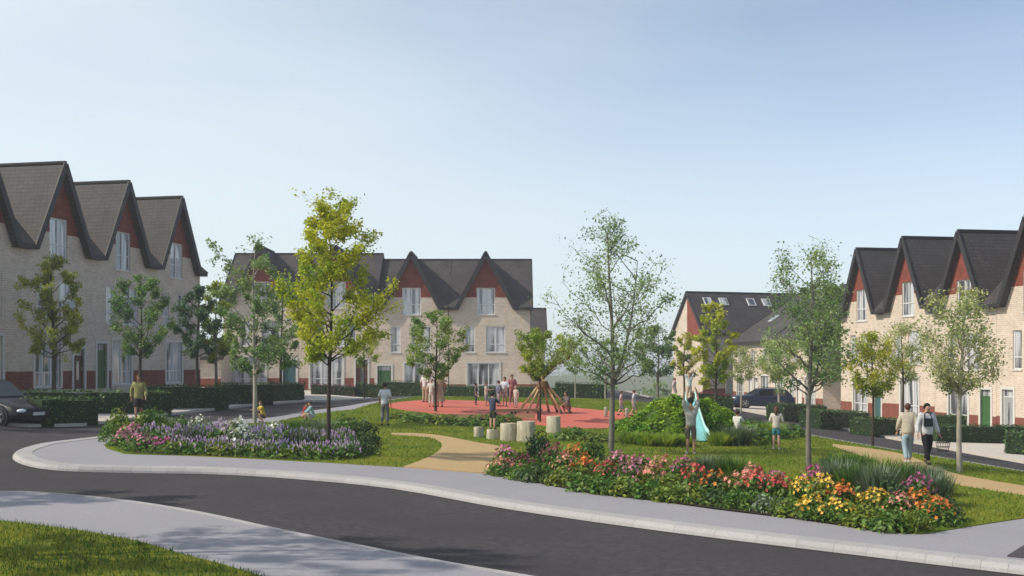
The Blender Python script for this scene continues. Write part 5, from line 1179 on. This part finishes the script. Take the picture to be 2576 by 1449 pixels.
m.build('climbing_rope', cloth((.3, .22, .12)), fr, True)
# balance beam
ba, bb = P_(1244, 1056, .12), P_(1358, 1057, .12); bt = thing('balance_beam', 'low wooden balance beam on posts at the near edge of the red playground', 'balance beam', ba, math.atan2(bb.y-ba.y, bb.x-ba.x)); L = (bb - ba).length; hb_ = 27*ba.y/FPX
m = MB(); m.box(-.1, L+.1, -.09, .09, hb_-.13, hb_); m.build('beam', M['beam'], bt)
for x in (L*.38, L*.46, L*.97, .05): m = MB(); m.tube([(x, 0, -.1), (x, 0, hb_-.131)], .06, 8); m.build('post', M['barge'], bt)
ba2, bb2 = P_(1015, 1046, .12), P_(1345, 1060, .12)
be = thing('balance_beam', 'long low timber edge beam along the near side of the red surface', 'balance beam', ba2, math.atan2(bb2.y-ba2.y, bb2.x-ba2.x)); L = (bb2-ba2).length
m = MB(); m.box(0, L, -.07, .07, -.1, .09); m.build('beam', M['beam'], be)
# slide
sl = thing('slide', 'turquoise slide running down the front of the green mound', 'slide', (stp.x, stp.y, 0), 0)
A = Vector((0, 0, mound_z(stp.x, stp.y) + .12)); Bx, By = sb.x - stp.x, sb.y - stp.y; Bz = T(sb.x, sb.y) + .24
n = 14; side = Vector((-lane[1], lane[0], 0)); ctr = []
for i in range(n + 1):
    t = i/n; x, y = Bx*t, By*t; zl = A.z + (Bz - A.z) * (t ** .92) ; zm = mound_z(stp.x + x, stp.y + y) + .10; ctr.append(Vector((x, y, max(zl if t < .93 else Bz, zm))))
hw = [.19 + .05*i/n + (.08*ss(.72, .9, i/n)) for i in range(n + 1)]
m = MB(); b0 = 0
for i, cc in enumerate(ctr):
    for o_, z_ in ((-1, 0), (-.6, -.03), (0, -.04), (.6, -.03), (1, 0)): p = cc + side*hw[i]*o_ + Vector((0, 0, z_)); m.v.append(tuple(p))
    for o_, z_ in ((1, -.05), (0, -.10), (-1, -.05)): p = cc + side*hw[i]*o_ + Vector((0, 0, z_)); m.v.append(tuple(p))
w_ = 8
for i in range(n):
    for q_ in range(w_): m.f.append((i*w_+q_, i*w_+(q_+1) % w_, (i+1)*w_+(q_+1) % w_, (i+1)*w_+q_))
m.f.append(tuple(range(w_))); m.f.append(tuple(n*w_+q_ for q_ in range(w_)))
m.build('chute', M['slide'], sl, True)
for sg in (-1, 1):
    m = MB(); pts = [ctr[0] + side*hw[0]*sg + Vector((0, 0, .26)) - Vector((lane[0], lane[1], 0))*.1] + [cc + side*(hw[i] + .02)*sg + Vector((0, 0, .12 + .12*max(0, 1 - i/4))) for i, cc in enumerate(ctr)]
    m.tube(pts, .035, 8); m.build('rail', M['sliderail'], sl, True)
    m = MB(); 
    for i in range(n):
        a_, b_ = ctr[i] + side*hw[i]*sg, ctr[i+1] + side*hw[i+1]*sg
        m.slab([a_, b_, b_ + Vector((0,0,.13)), a_ + Vector((0,0,.13))], side*sg*.025)
    m.build('side_wall', M['sliderail'], sl)
# small bollards at the playground's far edge
for px, py, lb in ((1524, 1050, 'low pale timber bollard at the far edge of the playground, left one'), (1577, 1053, 'low pale timber bollard beside the walking children')):
    p = P_(px, py); b = thing('bollard', lb, 'bollard', p, 0, 'low timber bollards'); m = MB(); m.lathe([(.09, -.1), (.09, .45), (.07, .5)], 12); m.build('post', M['log'], b, True)
    m = MB(); m.lathe([(.095, .34), (.095, .38)], 12); m.build('band', M['metal'], b)

# ------------------------------------------------------------------ cars
def carpaint(name, c):
    m, N, L, B = newmat(name); B.inputs['Base Color'].default_value = rgb(c); B.inputs['Metallic'].default_value = .1; B.inputs['Roughness'].default_value = .4; B.inputs['Specular IOR Level'].default_value = .2; B.inputs['Coat Weight'].default_value = .22; B.inputs['Coat Roughness'].default_value = .04; return m
M['carglass'] = plain('car_glass', (.012, .014, .017), .06, spec=.9); M['tyre'] = plain('tyre', (.02, .02, .02), .85); M['rim'] = _metal('rim', (.5, .5, .52), .35, .9); M['trim'] = plain('car_trim', (.015, .015, .016), .5)
M['lamp'] = plain('headlamp', (.65, .68, .7), .12, spec=.8); M['tail'] = plain('tail_lamp', (.3, .02, .02), .25); M['plate'] = plain('number_plate', (.62, .63, .62), .5, var=.03)
def car(label, loc, rz, paint, L, Wd, H, suv, group):
    """front towards local -x"""
    root = thing('parked_car', label, 'car', loc, rz, group); w = Wd/2
    # lower body stations: x, sill z, belt z, top z, half width
    hd = .72 if not suv else .86; bl = hd + .12
    st = [(-L/2, .34, hd-.22, hd-.14, w*.74), (-L/2+.10, .24, hd-.12, hd-.06, w*.9), (-L/2+.45, .20, hd-.04, hd+.02, w*.98), (-L*.30, .20, hd+.02, hd+.10, w), (-L*.19, .20, hd+.06, bl+.04, w), (0, .20, bl, bl+.05, w), (L*.25, .20, bl+.03, bl+.07, w), (L*.40, .22, bl+.03, bl+.06, w*.98), (L/2-.10, .26, bl, bl+.03, w*.93), (L/2, .36, bl-.12, bl-.08, w*.82)]
    m = MB(); n = 12
    for x, z0, zb, zt, hw_ in st:
        zm = z0 + (zb - z0)*.45
        for y, z in ((-hw_*.9, z0), (-hw_*.99, z0+.09), (-hw_, zm), (-hw_*.965, zb), (-hw_*.86, zt-.01), (-hw_*.45, zt+.02), (hw_*.45, zt+.02), (hw_*.86, zt-.01), (hw_*.965, zb), (hw_, zm), (hw_*.99, z0+.09), (hw_*.9, z0)): m.v.append((x, y, z))
    for i in range(len(st)-1):
        for q_ in range(n): m.f.append((i*n+q_, i*n+(q_+1) % n, (i+1)*n+(q_+1) % n, (i+1)*n+q_))
    m.f.append(tuple(range(n))); m.f.append(tuple((len(st)-1)*n + q_ for q_ in range(n)))
    bo = m.build('body', paint, root, True)
    # cabin
    x0, x1, x2, x3 = -L*.21, -L*.045, (L*.36 if suv else L*.28), (L*.47 if suv else L*.46)
    zc = H; wr = w*.70; wb = w*.90
    cab = [(x0, bl+.0, bl+.02, wb, wb), (x1, bl, zc-.05, wb, wr), ((x1+x2)/2, bl, zc, wb, wr), (x2, bl, zc-.04, wb, wr), (x3, bl-.02, bl+.04, wb*.95, wb*.9)]
    m = MB(); n = 6
    for x, zb, zt, hb2, ht in cab:
        for y, z in ((-hb2, zb-.03), (-ht - .02, zt-.05), (-ht*.85, zt), (ht*.85, zt), (ht+.02, zt-.05), (hb2, zb-.03)): m.v.append((x, y, z))
    for i in range(len(cab)-1):
        for q_ in range(n-1): m.f.append((i*n+q_, i*n+q_+1, (i+1)*n+q_+1, (i+1)*n+q_))
    m.f.append(tuple(range(n))); m.f.append(tuple((len(cab)-1)*n+q_ for q_ in range(n)))
    m.build('cabin', paint, root, False)
    # glass
    def lerp3(a, b, t): return Vector(a)*(1-t) + Vector(b)*t
    g = MB(); a, b = Vector((x0, 0, bl+.02)), Vector((x1, 0, zc-.05)); nrm = Vector((-(b.z-a.z), 0, (b.x-a.x))).normalized()
    p0, p1 = a + (b-a)*.12, a + (b-a)*.92
    g.slab([p0 + Vector((0,-wb*.86,0)), p0 + Vector((0,wb*.86,0)), p1 + Vector((0,wr*.9,0)), p1 + Vector((0,-wr*.9,0))], nrm*.022); g.build('windscreen', M['carglass'], root)
    g = MB(); a, b = Vector((x3, 0, bl+.04)), Vector((x2, 0, zc-.04)); nrm = Vector(((b.z-a.z), 0, -(b.x-a.x))).normalized(); p0, p1 = a + (b-a)*.14, a + (b-a)*.9
    g.slab([p0 + Vector((0,-wb*.8,0)), p0 + Vector((0,wb*.8,0)), p1 + Vector((0,wr*.88,0)), p1 + Vector((0,-wr*.88,0))], nrm*.022); g.build('rear_window', M['carglass'], root)
    for s_ in (-1, 1):
        def sp(x, t):  # point on the cabin side
            zt = np.interp(x, [c_[0] for c_ in cab], [c_[2]-.05 for c_ in cab]); zb = np.interp(x, [c_[0] for c_ in cab], [c_[1]-.03 for c_ in cab]); yt = np.interp(x, [c_[0] for c_ in cab], [c_[4]+.02 for c_ in cab]); yb = np.interp(x, [c_[0] for c_ in cab], [c_[3] for c_ in cab])
            return Vector((x, s_*(yb + (yt-yb)*t + .012), zb + (zt-zb)*t))
        xm = (x1 + x2)/2 - .1
        for xa, xb, xc_, xd in ((x0+.34, xm-.05, xm-.05, x1+.06), (xm+.05, x2-.12, x2-.12, xm+.05), (x2-.02, x3-.42, x2+.06, x2-.02)):
            pts = [sp(xa, .16), sp(xb, .16), sp(xc_, .9), sp(xd, .9)]
            g = MB(); g.slab(pts, Vector((0, -s_*.02, 0))); g.build('side_window', M['carglass'], root)
        g = MB(); y_ = s_*(w+.004)
        for xx in (-L*.17, xm, L*.22): g.box(xx-.006, xx+.006, min(y_, y_-s_*.03), max(y_, y_-s_*.03), .36, bl-.06)
        g.build('door_seam', M['trim'], root)
        g = MB()
        for xx in (xm-.22, L*.22-.22): g.box(xx-.09, xx+.09, min(s_*(w*.975), s_*(w+.02)), max(s_*(w*.975), s_*(w+.02)), bl-.14, bl-.115)
        g.build('door_handle', paint, root)
        g = MB(); g.ball((x0+.42, s_*(w+.10), bl+.10), (.06, .11, .075), 10, 6); g.build('wing_mirror', paint, root, True)
        g = MB(); yq = s_*(w*.80); g.ball((-L/2+.13, s_*w*.70, hd-.13), (.13, .20, .075), 12, 6); g.build('headlight', M['lamp'], root, True)
        g = MB(); g.ball((L/2-.10, s_*w*.78, bl-.08), (.09, .13, .13), 12, 6); g.build('tail_light', M['tail'], root, True)
        for xx in (-L*.31, L*.29):
            wr_ = .335 if not suv else .37
            a_ = MB(); a_.lathe([(wr_+.055, s_*(w-.14)), (wr_+.055, s_*(w+.012))], 26, (xx, 0, wr_), 'y'); a_.build('wheel_arch', M['trim'], root)
            t_ = MB(); t_.lathe([(wr_*.6, s_*(w-.18)), (wr_*.93, s_*(w-.16)), (wr_, s_*(w-.10)), (wr_, s_*(w-.01)), (wr_*.94, s_*(w+.03)), (wr_*.68, s_*(w+.036))], 26, (xx, 0, wr_), 'y'); wh = t_.build('wheel', M['tyre'], root, True)
            r_ = MB(); r_.lathe([(wr_*.66, s_*(w+.030)), (wr_*.66, s_*(w+.040)), (wr_*.58, s_*(w+.030))], 22, (xx, 0, wr_), 'y')
            for q_ in range(5):
                an = q_*1.2566; d_ = Vector((math.cos(an), 0, math.sin(an))); r_.bar(Vector((xx, s_*(w+.040), wr_)) + d_*.02, Vector((xx, s_*(w+.042), wr_)) + d_*wr_*.62, .05, .02, (0, 1, 0))
            r_.build('rim', M['rim'], wh)
    g = MB(); g.box(-L/2-.012, -L/2+.1, -w*.55, w*.55, hd-.38, hd-.24); g.box(-L/2-.006, -L/2+.1, -w*.66, w*.66, .30, .42); g.build('grille', M['trim'], root)
    g = MB(); g.box(-L/2-.03, -L/2-.013, -.26, .26, .44, .55); g.build('number_plate', M['plate'], root)
    g = MB(); g.box(L/2-.02, L/2+.012, -.26, .26, .55, .66); g.build('number_plate', M['plate'], root)
    if suv:
        for s_ in (-1, 1): g = MB(); g.tube([(x1+.1, s_*wr*.9, zc-.01), (x1+.2, s_*wr*.9, zc+.05), (x2-.2, s_*wr*.9, zc+.05), (x2-.05, s_*wr*.9, zc-.01)], .02, 6); g.build('roof_rail', M['trim'], root)
    return root
def park(o, L, up):
    d = Vector((math.cos(o.rotation_euler.z), math.sin(o.rotation_euler.z), 0)); c = o.location
    zf, zb = T(c.x - d.x*L*.3, c.y - d.y*L*.3), T(c.x + d.x*L*.3, c.y + d.y*L*.3)
    o.location.z = (zf + zb)/2 + up; o.rotation_euler.y = -math.atan2(zb - zf, L*.6)
fr_ = at(98, 1072, .05); dv = Vector((math.cos(R(158)), math.sin(R(158)), 0)); c1 = fr_ + dv*2.3
park(car('dark estate car cut off by the left edge, facing right', c1, R(158), carpaint('paint_black', (.010, .010, .012)), 4.5, 1.8, 1.46, False, 'parked cars'), 4.5, .02)
c2 = Vector((18.9, 84.6, 0))
park(car('dark blue family car parked across the road beyond the mound', c2, R(5), carpaint('paint_blue', (.018, .026, .055)), 4.8, 1.85, 1.6, True, 'parked cars'), 4.8, .115)
